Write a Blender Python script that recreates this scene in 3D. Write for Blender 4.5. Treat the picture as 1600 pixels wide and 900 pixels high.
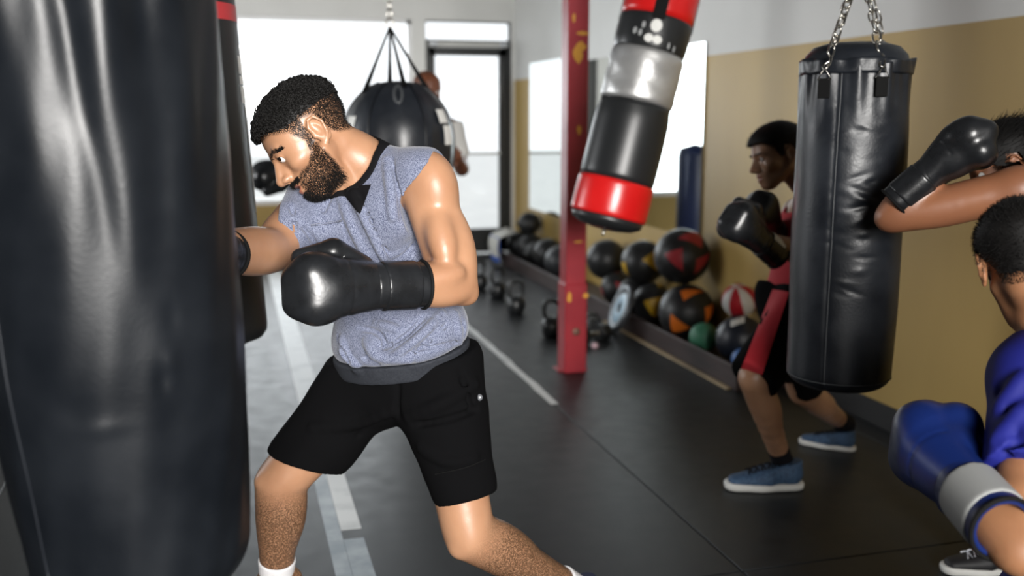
import bpy, math, random
import numpy as np
from mathutils import Vector, Matrix

for o in list(bpy.data.objects):
    bpy.data.objects.remove(o)
SC = bpy.context.scene
COL = SC.collection
PI = math.pi

# ------------------------------------------------------------------ camera
FPX = 1549.0                    # focal length in pixels of the 1600x900 frame
CAMH = 1.40
PITCH = math.atan((450 - 182) / FPX)
PSI = math.atan((800 - 360) / FPX * math.cos(PITCH))
CF = np.array([math.sin(PSI) * math.cos(PITCH), math.cos(PSI) * math.cos(PITCH), -math.sin(PITCH)])
CR = np.array([math.cos(PSI), -math.sin(PSI), 0.0])
CU = np.cross(CR, CF)
CAM = np.array([0.0, 0.0, CAMH])
cd = bpy.data.cameras.new('camera')
cd.sensor_width = 36.0
cd.lens = FPX * 36.0 / 1600.0
cd.clip_start = 0.05
cd.dof.use_dof = True
cd.dof.focus_distance = 2.22
cd.dof.aperture_fstop = 2.0
camo = bpy.data.objects.new('camera', cd)
COL.objects.link(camo)
camo.matrix_world = Matrix(((CR[0], CU[0], -CF[0], 0), (CR[1], CU[1], -CF[1], 0), (CR[2], CU[2], -CF[2], CAMH), (0, 0, 0, 1)))
SC.camera = camo

# ------------------------------------------------------------------ light
SC.view_settings.view_transform = 'Standard'
SC.view_settings.look = 'None'
SC.view_settings.gamma = 1.0
SC.view_settings.use_curve_mapping = False
SC.view_settings.exposure = 0.0
W = bpy.data.worlds.new('overcast_sky')
SC.world = W
W.use_nodes = True
bg = W.node_tree.nodes['Background']
bg.inputs[0].default_value = (0.93, 0.97, 1.0, 1)
bg.inputs[1].default_value = 1.5


def area(name, loc, target, sx, sy, power, col=(1, 1, 1)):
    l = bpy.data.lights.new(name, 'AREA')
    l.shape = 'RECTANGLE'
    l.size, l.size_y, l.energy, l.color = sx, sy, power, col
    o = bpy.data.objects.new(name, l)
    COL.objects.link(o)
    o.location = loc
    o.rotation_euler = (Vector(target) - Vector(loc)).to_track_quat('-Z', 'Z').to_euler()
    return o


# daylight through the rear window and street front, plus an added side window
area('daylight_rear_window', (0.32, 10.12, 1.45), (0.32, 0, 1.0), 2.8, 1.75, 82, (0.90, 0.96, 1.0))
key = area('daylight_street_front', (0.1, -3.22, 2.1), (0.35, 2.6, 1.0), 1.9, 1.6, 86, (1.0, 0.975, 0.94))
key.data.spread = math.radians(52)
area('added_side_daylight', (-4.23, 6.9, 1.95), (0, 7.0, 1.3), 4.4, 1.7, 290, (0.97, 0.985, 1.0))  # unseen side window, added to light the rear and right wall

# ------------------------------------------------------------------ maths helpers


def ray(x, y):
    return CF + CR * (x - 800) / FPX - CU * (y - 450) / FPX


def P(x, y, d):
    return CAM + ray(x, y) * d


def onX(x, y, X):
    v = ray(x, y)
    return CAM + v * (X / v[0])


def onY(x, y, Y):
    v = ray(x, y)
    return CAM + v * (Y / v[1])


def onZ(x, y, Z=0.0):
    v = ray(x, y)
    return CAM + v * ((Z - CAMH) / v[2])


def unit(v):
    v = np.asarray(v, float)
    return v / np.linalg.norm(v)


# ------------------------------------------------------------------ materials
MATS = {}


def mat(name, col, rough=0.5, metal=0.0, col2=None, nscale=8.0, ndetail=4.0, nlo=0.35, nhi=0.65, bump=0.0, bscale=60.0,
        spec=0.5, coat=0.0, sss=0.0, stretch=(1, 1, 1), rough2=None, trans=0.0, emit=0.0, attr=None, sheen=0.0, bdist=0.004):
    if name in MATS:
        return MATS[name]
    m = bpy.data.materials.new(name)
    m.use_nodes = True
    nt = m.node_tree
    b = nt.nodes['Principled BSDF']
    b.inputs['Base Color'].default_value = (*col, 1)
    b.inputs['Roughness'].default_value = rough
    b.inputs['Metallic'].default_value = metal
    b.inputs['Specular IOR Level'].default_value = spec
    b.inputs['Coat Weight'].default_value = coat
    b.inputs['Coat Roughness'].default_value = 0.2
    b.inputs['Subsurface Weight'].default_value = sss
    b.inputs['Subsurface Radius'].default_value = (0.012, 0.005, 0.003)
    b.inputs['Subsurface Scale'].default_value = 1.0
    b.inputs['Transmission Weight'].default_value = trans
    b.inputs['Sheen Weight'].default_value = sheen
    if emit:
        b.inputs['Emission Color'].default_value = (*col, 1)
        b.inputs['Emission Strength'].default_value = emit
    tc = nt.nodes.new('ShaderNodeTexCoord')
    mp = nt.nodes.new('ShaderNodeMapping')
    mp.inputs['Scale'].default_value = stretch
    nt.links.new(tc.outputs['Object'], mp.inputs['Vector'])
    colsock = None
    if col2 is not None or rough2 is not None:
        n = nt.nodes.new('ShaderNodeTexNoise')
        n.inputs['Scale'].default_value = nscale
        n.inputs['Detail'].default_value = ndetail
        nt.links.new(mp.outputs[0], n.inputs['Vector'])
        r = nt.nodes.new('ShaderNodeMapRange')
        r.inputs['From Min'].default_value = nlo
        r.inputs['From Max'].default_value = nhi
        nt.links.new(n.outputs['Fac'], r.inputs['Value'])
        if col2 is not None:
            mx = nt.nodes.new('ShaderNodeMix')
            mx.data_type = 'RGBA'
            mx.inputs['A'].default_value = (*col, 1)
            mx.inputs['B'].default_value = (*col2, 1)
            nt.links.new(r.outputs[0], mx.inputs['Factor'])
            colsock = mx.outputs['Result']
            nt.links.new(colsock, b.inputs['Base Color'])
        if rough2 is not None:
            r2 = nt.nodes.new('ShaderNodeMapRange')
            r2.inputs['To Min'].default_value = rough
            r2.inputs['To Max'].default_value = rough2
            nt.links.new(r.outputs[0], r2.inputs['Value'])
            nt.links.new(r2.outputs[0], b.inputs['Roughness'])
    for a in (attr or []):     # (attribute name, colour, noise break-up scale or 0, strength)
        an = nt.nodes.new('ShaderNodeAttribute')
        an.attribute_name = a[0]
        fac = an.outputs['Fac']
        if a[2]:
            n = nt.nodes.new('ShaderNodeTexNoise')
            n.inputs['Scale'].default_value = a[2]
            n.inputs['Detail'].default_value = 2
            nt.links.new(tc.outputs['Object'], n.inputs['Vector'])
            r = nt.nodes.new('ShaderNodeMapRange')
            r.inputs['From Min'].default_value = 0.38
            r.inputs['From Max'].default_value = 0.55
            nt.links.new(n.outputs['Fac'], r.inputs['Value'])
            mu = nt.nodes.new('ShaderNodeMath')
            mu.operation = 'MULTIPLY'
            nt.links.new(fac, mu.inputs[0])
            nt.links.new(r.outputs[0], mu.inputs[1])
            fac = mu.outputs[0]
        ms = nt.nodes.new('ShaderNodeMath')
        ms.operation = 'MULTIPLY'
        ms.use_clamp = True
        ms.inputs[1].default_value = a[3]
        nt.links.new(fac, ms.inputs[0])
        mx = nt.nodes.new('ShaderNodeMix')
        mx.data_type = 'RGBA'
        mx.inputs['A'].default_value = (*col, 1)
        mx.inputs['B'].default_value = (*a[1], 1)
        if colsock is not None:
            nt.links.new(colsock, mx.inputs['A'])
        nt.links.new(ms.outputs[0], mx.inputs['Factor'])
        colsock = mx.outputs['Result']
        nt.links.new(colsock, b.inputs['Base Color'])
        if a[0] == 'hairdark':      # hair is matt, skin is not
            r3 = nt.nodes.new('ShaderNodeMapRange')
            r3.inputs['To Min'].default_value = spec
            r3.inputs['To Max'].default_value = spec * 0.15
            nt.links.new(an.outputs['Fac'], r3.inputs['Value'])
            nt.links.new(r3.outputs[0], b.inputs['Specular IOR Level'])
    if bump:
        n = nt.nodes.new('ShaderNodeTexNoise')
        n.inputs['Scale'].default_value = bscale
        n.inputs['Detail'].default_value = 3
        nt.links.new(mp.outputs[0], n.inputs['Vector'])
        bp = nt.nodes.new('ShaderNodeBump')
        bp.inputs['Strength'].default_value = bump
        bp.inputs['Distance'].default_value = bdist
        nt.links.new(n.outputs['Fac'], bp.inputs['Height'])
        nt.links.new(bp.outputs[0], b.inputs['Normal'])
    MATS[name] = m
    return m


# ------------------------------------------------------------------ object helpers
ORG = {}


def thing(name, label, cat, loc, group=None):
    o = bpy.data.objects.new(name, None)
    o.empty_display_size = 0.1
    COL.objects.link(o)
    o.location = [float(c) for c in loc]
    ORG[o.name] = np.array([float(c) for c in loc])
    tag(o, label, cat, group)
    return o


def tag(o, label=None, cat=None, group=None, kind=None):
    if label:
        o['label'] = label
    if cat:
        o['category'] = cat
    if group:
        o['group'] = group
    if kind:
        o['kind'] = kind
    return o


def link(name, me, parent=None, loc=None, rot=None):
    o = bpy.data.objects.new(name, me)
    COL.objects.link(o)
    if parent is not None:
        o.parent = parent
        ORG[o.name] = ORG[parent.name]
    else:
        ORG[o.name] = np.zeros(3)
    if loc is not None:
        o.location = [float(c) for c in (np.asarray(loc) - (ORG[parent.name] if parent is not None else 0))]
    if rot is not None:
        o.rotation_euler = rot
    return o


def mesh(name, V, Fs, material, parent=None, smooth=True, local=False, attrs=None):
    """verts in world coordinates; a child's are stored relative to its thing's base"""
    me = bpy.data.meshes.new(name)
    V = np.asarray(V, float)
    if parent is not None and not local:
        V = V - ORG[parent.name]
    if isinstance(Fs, np.ndarray):
        n, k = Fs.shape
        me.vertices.add(len(V))
        me.vertices.foreach_set('co', V.astype(np.float32).ravel())
        me.loops.add(n * k)
        me.loops.foreach_set('vertex_index', Fs.astype(np.int32).ravel())
        me.polygons.add(n)
        me.polygons.foreach_set('loop_start', np.arange(0, n * k, k, dtype=np.int32))
        me.update(calc_edges=True)
    else:
        me.from_pydata([tuple(v) for v in V], [], Fs)
        me.update()
    if smooth:
        me.polygons.foreach_set('use_smooth', np.ones(len(me.polygons), dtype=bool))
    if attrs:
        for an, av in attrs.items():
            a = me.attributes.new(an, 'FLOAT', 'POINT')
            a.data.foreach_set('value', np.asarray(av, np.float32))
    me.materials.append(material)
    return link(name, me, parent)


class MB:
    def __init__(s):
        s.v, s.f = [], []

    def raw(s, V, Fs):
        n = len(s.v)
        s.v += [tuple(map(float, v)) for v in V]
        s.f += [tuple(n + i for i in f) for f in Fs]
        return s

    def box(s, lo, hi, M=None, b=0.0):
        lo, hi = np.array(lo, float), np.array(hi, float)
        if b <= 0:
            V = [(x, y, z) for x in (lo[0], hi[0]) for y in (lo[1], hi[1]) for z in (lo[2], hi[2])]
            Fs = [(0, 1, 3, 2), (4, 6, 7, 5), (0, 4, 5, 1), (2, 3, 7, 6), (0, 2, 6, 4), (1, 5, 7, 3)]
        else:
            V, Fs = [], []
            idx = {}
            for ix in (0, 1):
                for iy in (0, 1):
                    for iz in (0, 1):
                        c = np.array([(lo, hi)[ix][0], (lo, hi)[iy][1], (lo, hi)[iz][2]])
                        sg = np.array([1 - 2 * ix, 1 - 2 * iy, 1 - 2 * iz])
                        for ax in range(3):
                            q = c + sg * b
                            q[ax] = c[ax]
                            idx[(ix, iy, iz, ax)] = len(V)
                            V.append(q)
            for ax in range(3):
                a1, a2 = [(1, 2), (0, 2), (0, 1)][ax]
                for sd in (0, 1):
                    q = []
                    for (i, j) in ((0, 0), (1, 0), (1, 1), (0, 1)):
                        k = [0, 0, 0]
                        k[ax], k[a1], k[a2] = sd, i, j
                        q.append(idx[(*k, ax)])
                    flip = (sd == 0) ^ (ax == 1)
                    Fs.append(tuple(q[::-1]) if flip else tuple(q))
            for ax in range(3):
                a1, a2 = [(1, 2), (0, 2), (0, 1)][ax]
                for i in (0, 1):
                    for j in (0, 1):
                        k0, k1 = [0, 0, 0], [0, 0, 0]
                        k0[a1] = k1[a1] = i
                        k0[a2] = k1[a2] = j
                        k1[ax] = 1
                        Fs.append((idx[(*k0, a1)], idx[(*k1, a1)], idx[(*k1, a2)], idx[(*k0, a2)]))
            for ix in (0, 1):
                for iy in (0, 1):
                    for iz in (0, 1):
                        Fs.append(tuple(idx[(ix, iy, iz, a)] for a in range(3)))
        if M is not None:
            V = [tuple((M @ Vector(v))) for v in V]
        return s.raw(V, Fs)

    def lathe(s, prof, n=32, M=None, cap=True, rfun=None):
        """prof: list of (r, z); axis local z. rfun(theta, z, r) -> r"""
        V, Fs = [], []
        for r, z in prof:
            for i in range(n):
                a = 2 * PI * i / n
                rr = rfun(a, z, r) if rfun else r
                V.append((rr * math.cos(a), rr * math.sin(a), z))
        m = len(prof)
        for j in range(m - 1):
            for i in range(n):
                k = (i + 1) % n
                Fs.append((j * n + i, j * n + k, (j + 1) * n + k, (j + 1) * n + i))
        if cap:
            Fs.append(tuple(range(n))[::-1])
            Fs.append(tuple((m - 1) * n + i for i in range(n)))
        if M is not None:
            V = [tuple(M @ Vector(v)) for v in V]
        return s.raw(V, Fs)

    def tube(s, pts, r, n=8, closed=False, cap=True, flat=None):
        """sweep a circle (or a flat strap: flat=(halfwidth vector)) along pts"""
        pts = [np.asarray(p, float) for p in pts]
        m = len(pts)
        rs = r if hasattr(r, '__len__') else [r] * m
        V, Fs = [], []
        up = None
        for j in range(m):
            if closed:
                t = pts[(j + 1) % m] - pts[j - 1]
            else:
                t = pts[min(j + 1, m - 1)] - pts[max(j - 1, 0)]
            t = unit(t)
            if up is None:
                a = np.array([0, 0, 1.0]) if abs(t[2]) < 0.9 else np.array([1.0, 0, 0])
                up = unit(np.cross(np.cross(t, a), t))
            else:
                up = unit(up - t * np.dot(up, t))
            sd = np.cross(t, up)
            for i in range(n):
                a = 2 * PI * i / n
                V.append(pts[j] + rs[j] * (math.cos(a) * up + math.sin(a) * sd))
        for j in range(m if closed else m - 1):
            j2 = (j + 1) % m
            for i in range(n):
                k = (i + 1) % n
                Fs.append((j * n + i, j2 * n + i, j2 * n + k, j * n + k)[::-1])
        if cap and not closed:
            Fs.append(tuple(range(n)))
            Fs.append(tuple((m - 1) * n + i for i in range(n))[::-1])
        return s.raw(V, Fs)

    def sphere(s, c, r, nu=24, nv=14):
        c = np.asarray(c, float)
        prof = [(max(1e-4, math.sin(PI * j / nv)), -math.cos(PI * j / nv)) for j in range(nv + 1)]
        r3 = r if hasattr(r, '__len__') else (r, r, r)
        M = Matrix.Translation(Vector(c)) @ Matrix.Diagonal((*r3, 1))
        return s.lathe(prof, nu, M, cap=False)

    def build(s, name, material, parent=None, smooth=False, local=False):
        return mesh(name, np.array(s.v), s.f, material, parent, smooth, local)


def frame(origin, z, x=None):
    """4x4 with local z along z"""
    z = unit(z)
    x = np.array([1.0, 0, 0]) if x is None else np.asarray(x, float)
    if abs(np.dot(unit(x), z)) > 0.98:
        x = np.array([0, 1.0, 0])
    x = unit(x - z * np.dot(x, z))
    y = np.cross(z, x)
    return Matrix(((x[0], y[0], z[0], origin[0]), (x[1], y[1], z[1], origin[1]), (x[2], y[2], z[2], origin[2]), (0, 0, 0, 1)))


def bez(p0, p1, p2, n=10):
    p0, p1, p2 = map(lambda q: np.asarray(q, float), (p0, p1, p2))
    return [(1 - t) ** 2 * p0 + 2 * t * (1 - t) * p1 + t * t * p2 for t in np.linspace(0, 1, n)]


def spline(pts, n=6):
    """Catmull-Rom through the points"""
    p = [np.asarray(q, float) for q in pts]
    p = [2 * p[0] - p[1]] + p + [2 * p[-1] - p[-2]]
    out = []
    for i in range(1, len(p) - 2):
        for t in np.linspace(0, 1, n, endpoint=False):
            out.append(0.5 * (2 * p[i] + (p[i + 1] - p[i - 1]) * t + (2 * p[i - 1] - 5 * p[i] + 4 * p[i + 1] - p[i + 2]) * t * t
                              + (3 * p[i] - p[i - 1] - 3 * p[i + 1] + p[i + 2]) * t ** 3))
    out.append(p[-2])
    return out
# ------------------------------------------------------------------ the hall
M_white = mat('white_paint', (0.80, 0.80, 0.77), 0.6, col2=(0.74, 0.74, 0.71), nscale=1.5, bump=0.1, bscale=40)
M_tan = mat('tan_paint', (0.50, 0.338, 0.100), 0.5, col2=(0.385, 0.252, 0.070), nscale=1.1, nlo=0.4, nhi=0.75, bump=0.12, bscale=30, stretch=(1, 1, 0.35))
M_floor = mat('concrete_slab', (0.05, 0.05, 0.05), 0.7)
M_mat = mat('rubber_mat', (0.0075, 0.0088, 0.0098), 0.40, spec=.28, col2=(0.016, 0.0182, 0.020), nscale=11.0, nlo=0.3, nhi=0.75, rough2=0.49, bump=0.25, bscale=350, bdist=0.001)
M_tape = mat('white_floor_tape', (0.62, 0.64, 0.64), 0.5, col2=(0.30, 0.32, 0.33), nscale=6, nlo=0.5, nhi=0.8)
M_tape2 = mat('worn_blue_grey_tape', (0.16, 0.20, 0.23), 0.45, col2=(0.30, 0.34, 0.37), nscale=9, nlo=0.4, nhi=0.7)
M_blackframe = mat('black_door_frame', (0.018, 0.02, 0.02), 0.4)
M_ceiling = mat('ceiling_paint', (0.10, 0.10, 0.105), 0.9)
M_dim = mat('grey_brick_paint', (0.16, 0.16, 0.165), 0.8)
M_glass = bpy.data.materials.new('clear_glass')
M_glass.use_nodes = True
_nt = M_glass.node_tree
_nt.nodes.remove(_nt.nodes['Principled BSDF'])
_tr = _nt.nodes.new('ShaderNodeBsdfTransparent')
_gl = _nt.nodes.new('ShaderNodeBsdfGlossy')
_gl.inputs['Roughness'].default_value = 0.02
_fr = _nt.nodes.new('ShaderNodeFresnel')
_fr.inputs['IOR'].default_value = 1.35
_mx = _nt.nodes.new('ShaderNodeMixShader')
_nt.links.new(_fr.outputs[0], _mx.inputs[0])
_nt.links.new(_tr.outputs[0], _mx.inputs[1])
_nt.links.new(_gl.outputs[0], _mx.inputs[2])
_nt.links.new(_mx.outputs[0], _nt.nodes['Material Output'].inputs['Surface'])
M_mirror = mat('mirror_silver', (0.86, 0.90, 0.89), 0.015, metal=1.0)
M_concrete = mat('outdoor_concrete', (0.62, 0.62, 0.60), 0.8, col2=(0.55, 0.55, 0.54), nscale=2)

XW, YB, XL, YF, ZC = 2.80, 9.90, -4.0, -3.0, 3.3


def struct(name, mb, m, parent=None, smooth=False):
    o = mb.build(name, m, parent, smooth)
    if parent is None:
        tag(o, kind='structure')
    return o


floor = struct('floor', MB().box((XL, YF, -0.12), (XW, YB + 0.0, -0.012)), M_floor)
edges = [XL + 0.001, -3.28, -2.09, -0.90, 0.29, 1.475, 2.66, XW - 0.001]
for i in range(len(edges) - 1):
    for (ya, yb) in ((YF + 0.01, 2.6), (2.6, YB - 0.004)):
        if ya < 0 and (edges[i + 1] < -1.0):
            yb = 2.6
        MB().box((edges[i] + 0.003, ya + 0.002, -0.012), (edges[i + 1] - 0.003, yb - 0.002, 0.0), b=0.003).build('rubber_mat', M_mat, floor)
# tape along two of the seams
MB().box((0.262, 4.32, 0.0), (0.376, 9.6, 0.0012)).build('floor_tape', M_tape, floor)
MB().box((0.300, 3.25, 0.0), (0.370, 4.318, 0.0012)).build('floor_tape', M_tape, floor)
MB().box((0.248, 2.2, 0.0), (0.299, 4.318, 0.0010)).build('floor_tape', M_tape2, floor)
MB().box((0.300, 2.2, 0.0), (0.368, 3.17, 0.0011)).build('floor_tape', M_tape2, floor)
V, Fs = [], []
ys = np.linspace(4.49, 9.6, 40)
rg = random.Random(4)
for j, y in enumerate(ys):
    V += [(1.458 + rg.uniform(-.004, .004), y, 0.0012), (1.502 + rg.uniform(-.006, .006), y, 0.0012)]
    if j:
        Fs.append((2 * j - 2, 2 * j - 1, 2 * j + 1, 2 * j))
mesh('floor_tape', V, Fs, M_tape, floor, False)

ceiling = struct('ceiling', MB().box((XL - .2, YF - .2, ZC), (XW + .2, YB + .2, ZC + 0.15)), M_ceiling)

# right wall: tan below z 1.76, white above
ZT = 1.762
wr = struct('wall_right', MB().box((XW, YF - .2, ZT), (XW + 0.2, YB, ZC)), M_white)
MB().box((XW, YF - .2, -0.12), (XW + 0.2, YB, ZT)).build('tan_dado', M_tan, wr)
struct('baseboard_right', MB().box((XW - 0.012, YF, 0.0), (XW, 5.4, 0.115), b=0.003), mat('black_rubber_base', (0.012, 0.012, 0.012), 0.45))

# rear wall with a wide window and a glazed door
wx0, wx1, wz0, wz1 = -1.10, 1.75, 0.55, 2.335
dx0, dx1, dz1, tz1 = 1.885, 2.765, 2.135, 2.335
wb = struct('wall_rear', MB().box((XL, YB, -0.12), (wx0, YB + .16, ZC)).box((wx0, YB, wz1), (wx1, YB + .16, ZC)).box((wx1, YB, -0.12), (dx0, YB + .16, ZC))
            .box((dx0, YB, tz1), (dx1, YB + .16, ZC)).box((dx1, YB, -0.12), (XW + .2, YB + .16, ZC)), M_white)
MB().box((wx0, YB, -0.12), (wx1, YB + .16, wz0)).build('sill_wall', M_tan, wb)
wf = MB()
for (a, b_, c, d) in ((wx0, wx0 + .05, wz0, wz1), (wx1 - .04, wx1, wz0, wz1), (wx0, wx1, wz0, wz0 + .05), (wx0, wx1, wz1 - .04, wz1), (-0.17, -0.12, wz0, wz1)):
    wf.box((a, YB + .05, c), (b_, YB + .11, d))
win1 = struct('window_1', wf, mat('white_aluminium', (0.8, 0.8, 0.8), 0.4))
MB().box((wx0 + .04, YB + .078, wz0 + .04), (-0.15, YB + .084, wz1 - .03)).build('pane', M_glass, win1)
MB().box((-0.14, YB + .078, wz0 + .04), (wx1 - .03, YB + .084, wz1 - .03)).build('pane', M_glass, win1)
# transom window over the door
win2 = struct('window_2', MB().box((dx0, YB + .04, dz1), (dx1, YB + .11, dz1 + .02)).box((dx0, YB + .04, tz1 - .012), (dx1, YB + .11, tz1)).box((dx0, YB + .04, dz1), (dx0 + .012, YB + .11, tz1)).box((dx1 - .012, YB + .04, dz1), (dx1, YB + .11, tz1)), M_blackframe)
MB().box((dx0 + .01, YB + .07, dz1 + .015), (dx1 - .01, YB + .076, tz1 - .01)).build('pane', M_glass, win2)
# door
door = struct('door_1', MB().box((dx0, YB + .01, -0.0), (dx0 + .035, YB + .13, dz1)).box((dx1 - .035, YB + .01, 0), (dx1, YB + .13, dz1)), M_blackframe)
MB().box((dx0 + .035, YB + .02, 2.085), (dx1 - .035, YB + .1, dz1)).build('door_closer_header', mat('grey_aluminium', (0.6, 0.6, 0.57), 0.4), door)
leaf = MB().box((dx0 + .037, YB + .03, 0.01), (dx0 + .1, YB + .075, 2.08)).box((dx1 - .12, YB + .03, 0.01), (dx1 - .037, YB + .075, 2.08)) \
    .box((dx0 + .037, YB + .03, 2.0), (dx1 - .037, YB + .075, 2.08)).box((dx0 + .037, YB + .03, 0.01), (dx1 - .037, YB + .075, 0.255)).build('door_leaf', M_blackframe, door)
MB().box((dx0 + .09, YB + .05, 0.25), (dx1 - .11, YB + .056, 2.01)).build('pane', M_glass, leaf)
MB().tube([(dx0 + .1, YB + .0, 1.03), (dx1 - .12, YB + .0, 1.03)], 0.014).build('push_bar', mat('grey_aluminium', (0.6, 0.6, 0.57), 0.4), leaf)
for xx in (dx0 + .05, dx1 - .11):
    MB().box((xx, YB - .03, 2.09), (xx + .07, YB + .03, 2.13), b=.006).build('door_bracket', mat('steel', (0.55, 0.57, 0.6), 0.3, 1.0), door)

# left wall with an added, unseen side window, front wall with the street front
sy0, sy1, sz0, sz1 = 4.5, 9.3, 0.9, 2.9
struct('wall_left', MB().box((XL - .2, YF - .2, -.12), (XL, sy0, ZC)).box((XL - .2, sy1, -.12), (XL, YB + .16, ZC)).box((XL - .2, sy0, -.12), (XL, sy1, sz0)).box((XL - .2, sy0, sz1), (XL, sy1, ZC)), M_dim)
fx0, fx1, fz1 = -0.95, 1.15, 2.95
struct('wall_front', MB().box((XL - .2, YF - .2, -.12), (fx0, YF, ZC)).box((fx1, YF - .2, -.12), (XW + .2, YF, ZC)).box((fx0, YF - .2, fz1), (fx1, YF, ZC)).box((fx0, YF - .2, -.12), (fx1, YF, 1.1)), M_dim)
for n_, (a, b_) in (('added_window_3', ((XL - .1, sy0, sz0), (XL - .1, sy1, sz1))),):
    w3 = MB()
    for k in range(5):
        y = sy0 + (sy1 - sy0) * k / 4
        w3.box((XL - .13, y - .025, sz0), (XL - .07, y + .025, sz1))
    w3.box((XL - .13, sy0, sz0), (XL - .07, sy1, sz0 + .05)).box((XL - .13, sy0, sz1 - .05), (XL - .07, sy1, sz1))
    w3o = struct(n_, w3, MATS['white_aluminium'])
    for k in range(4):
        ya_, yb_ = sy0 + (sy1 - sy0) * k / 4 + .025, sy0 + (sy1 - sy0) * (k + 1) / 4 - .025
        MB().box((XL - .103, ya_, sz0 + .05), (XL - .097, yb_, sz1 - .05)).build('pane', M_glass, w3o)
w4 = MB()
for k in range(4):
    x = fx0 + (fx1 - fx0) * k / 3
    w4.box((x - .025, YF - .13, 1.1), (x + .025, YF - .07, fz1))
w4o = struct('window_4', w4, MATS['white_aluminium'])
for k in range(3):
    xa_, xb_ = fx0 + (fx1 - fx0) * k / 3 + .025, fx0 + (fx1 - fx0) * (k + 1) / 3 - .025
    MB().box((xa_, YF - .103, 1.1), (xb_, YF - .097, fz1)).build('pane', M_glass, w4o)

# outdoors
struct('ground_outside', MB().box((-12, YB + .16, -.2), (16, 40, -.1)), M_concrete)

# two mirror panels on the right wall
for (y0, y1, z0, z1, lab) in ((7.95, 9.33, 0.515, 1.90, 'frameless wall mirror nearer the glass door, left of the red post'),
                              (5.62, 7.93, 0.645, 1.845, 'frameless wall mirror behind the leaning red and black punching bag')):
    t = thing('wall_mirror', lab, 'mirror', (XW, (y0 + y1) / 2, z0), 'wall mirrors on the tan wall')
    MB().box((XW - .008, y0, z0), (XW - .001, y1, z1)).build('backing', M_blackframe, t)
    MB().box((XW - .012, y0, z0), (XW - .0085, y1, z1)).build('mirror_glass', M_mirror, t)

# red steel post
px, py = 1.775, 5.10
M_red = mat('red_post_paint', (0.33, 0.022, 0.032), 0.42, col2=(0.26, 0.016, 0.026), nscale=6, bump=0.1, bscale=20)
t = thing('steel_post', 'red painted steel post with yellow paint chips standing on the floor', 'post', (px, py, 0))
MB().box((px - .058, py - .058, 0.30), (px + .058, py + .058, ZC), b=.006).build('column', M_red, t)
MB().box((px - .064, py - .064, 0.0), (px + .064, py + .064, 0.50), b=.006).build('sleeve', M_red, t)
MB().box((px - .085, py - .02, 0.0), (px + .085, py + .085, 0.008), b=.002).build('base_plate', M_red, t)
cb = MB().lathe([(.001, -.004), (.022, -.004), (.022, .004), (.012, .006), (.001, .006)], 16, frame((px, py - .066, .235), (0, -1, 0)), cap=False)
cb.build('bolt_boss', mat('worn_metal', (0.22, 0.12, 0.09), 0.5, 0.6), t, True)
M_chip = mat('yellow_paint_chip', (0.62, 0.30, 0.03), 0.5)
rg = random.Random(2)
for (qx, qy, w, h) in ((908, 72, 9, 8), (903, 85, 10, 14), (911, 52, 11, 3), (889, 465, 4, 9), (915, 462, 5, 5), (905, 203, 5, 8), (897, 28, 3, 8), (903, 378, 8, 2)):
    c = onY(qx, qy, py - .06)
    s = proj_d = float(np.dot(c - CAM, CF)) / FPX
    n = 9
    V = [(c[0], c[1] + .0005, c[2])] + [(c[0] + math.cos(2 * PI * i / n) * w * s * rg.uniform(.7, 1.1), c[1], c[2] + math.sin(2 * PI * i / n) * h * s * rg.uniform(.7, 1.1)) for i in range(n)]
    V = [(x, min(y, py - (.0655 if z < .5 else .0595)), z) for x, y, z in V]
    mesh('paint_chip', V, [(0, 1 + i, 1 + (i + 1) % n) for i in range(n)], M_chip, t, False)
# ------------------------------------------------------------------ punching bags
M_leather = mat('black_leather', (0.0045, 0.0056, 0.0075), 0.30, spec=.26, col2=(0.0075, 0.009, 0.0115), nscale=7, rough2=0.38, bump=0.22, bscale=260, bdist=0.0012)
M_leather2 = mat('glossy_black_leather', (0.009, 0.0108, 0.0145), 0.32, col2=(0.015, 0.0178, 0.023), nscale=9, rough2=0.44, bump=0.28, bscale=130, bdist=0.0016)
M_seam = mat('grey_stitching', (0.10, 0.105, 0.11), 0.6)
M_web = mat('black_webbing', (0.006, 0.006, 0.006), 0.8, spec=.15)
M_steel = mat('chain_steel', (0.62, 0.60, 0.55), 0.28, 1.0, col2=(0.42, 0.40, 0.36), nscale=30)
M_redv = mat('red_vinyl', (0.60, 0.012, 0.012), 0.27, col2=(0.52, 0.008, 0.008), nscale=5, bump=0.1, bscale=40)
M_blackv = mat('black_vinyl', (0.014, 0.015, 0.016), 0.36, bump=0.12, bscale=120, bdist=.001)
M_duct = mat('silver_duct_tape', (0.58, 0.58, 0.57), 0.40, 0.7, col2=(0.46, 0.46, 0.46), nscale=6, bump=0.4, bscale=14, bdist=.006, stretch=(1, 1, 2))
M_print = mat('white_print', (0.70, 0.70, 0.67), 0.5)
M_cream = mat('cream_strip', (0.66, 0.63, 0.54), 0.5)


def gauss(x, s):
    return math.exp(-(x / s) ** 2)


def angdiff(a, b):
    return (a - b + PI) % (2 * PI) - PI


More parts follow.
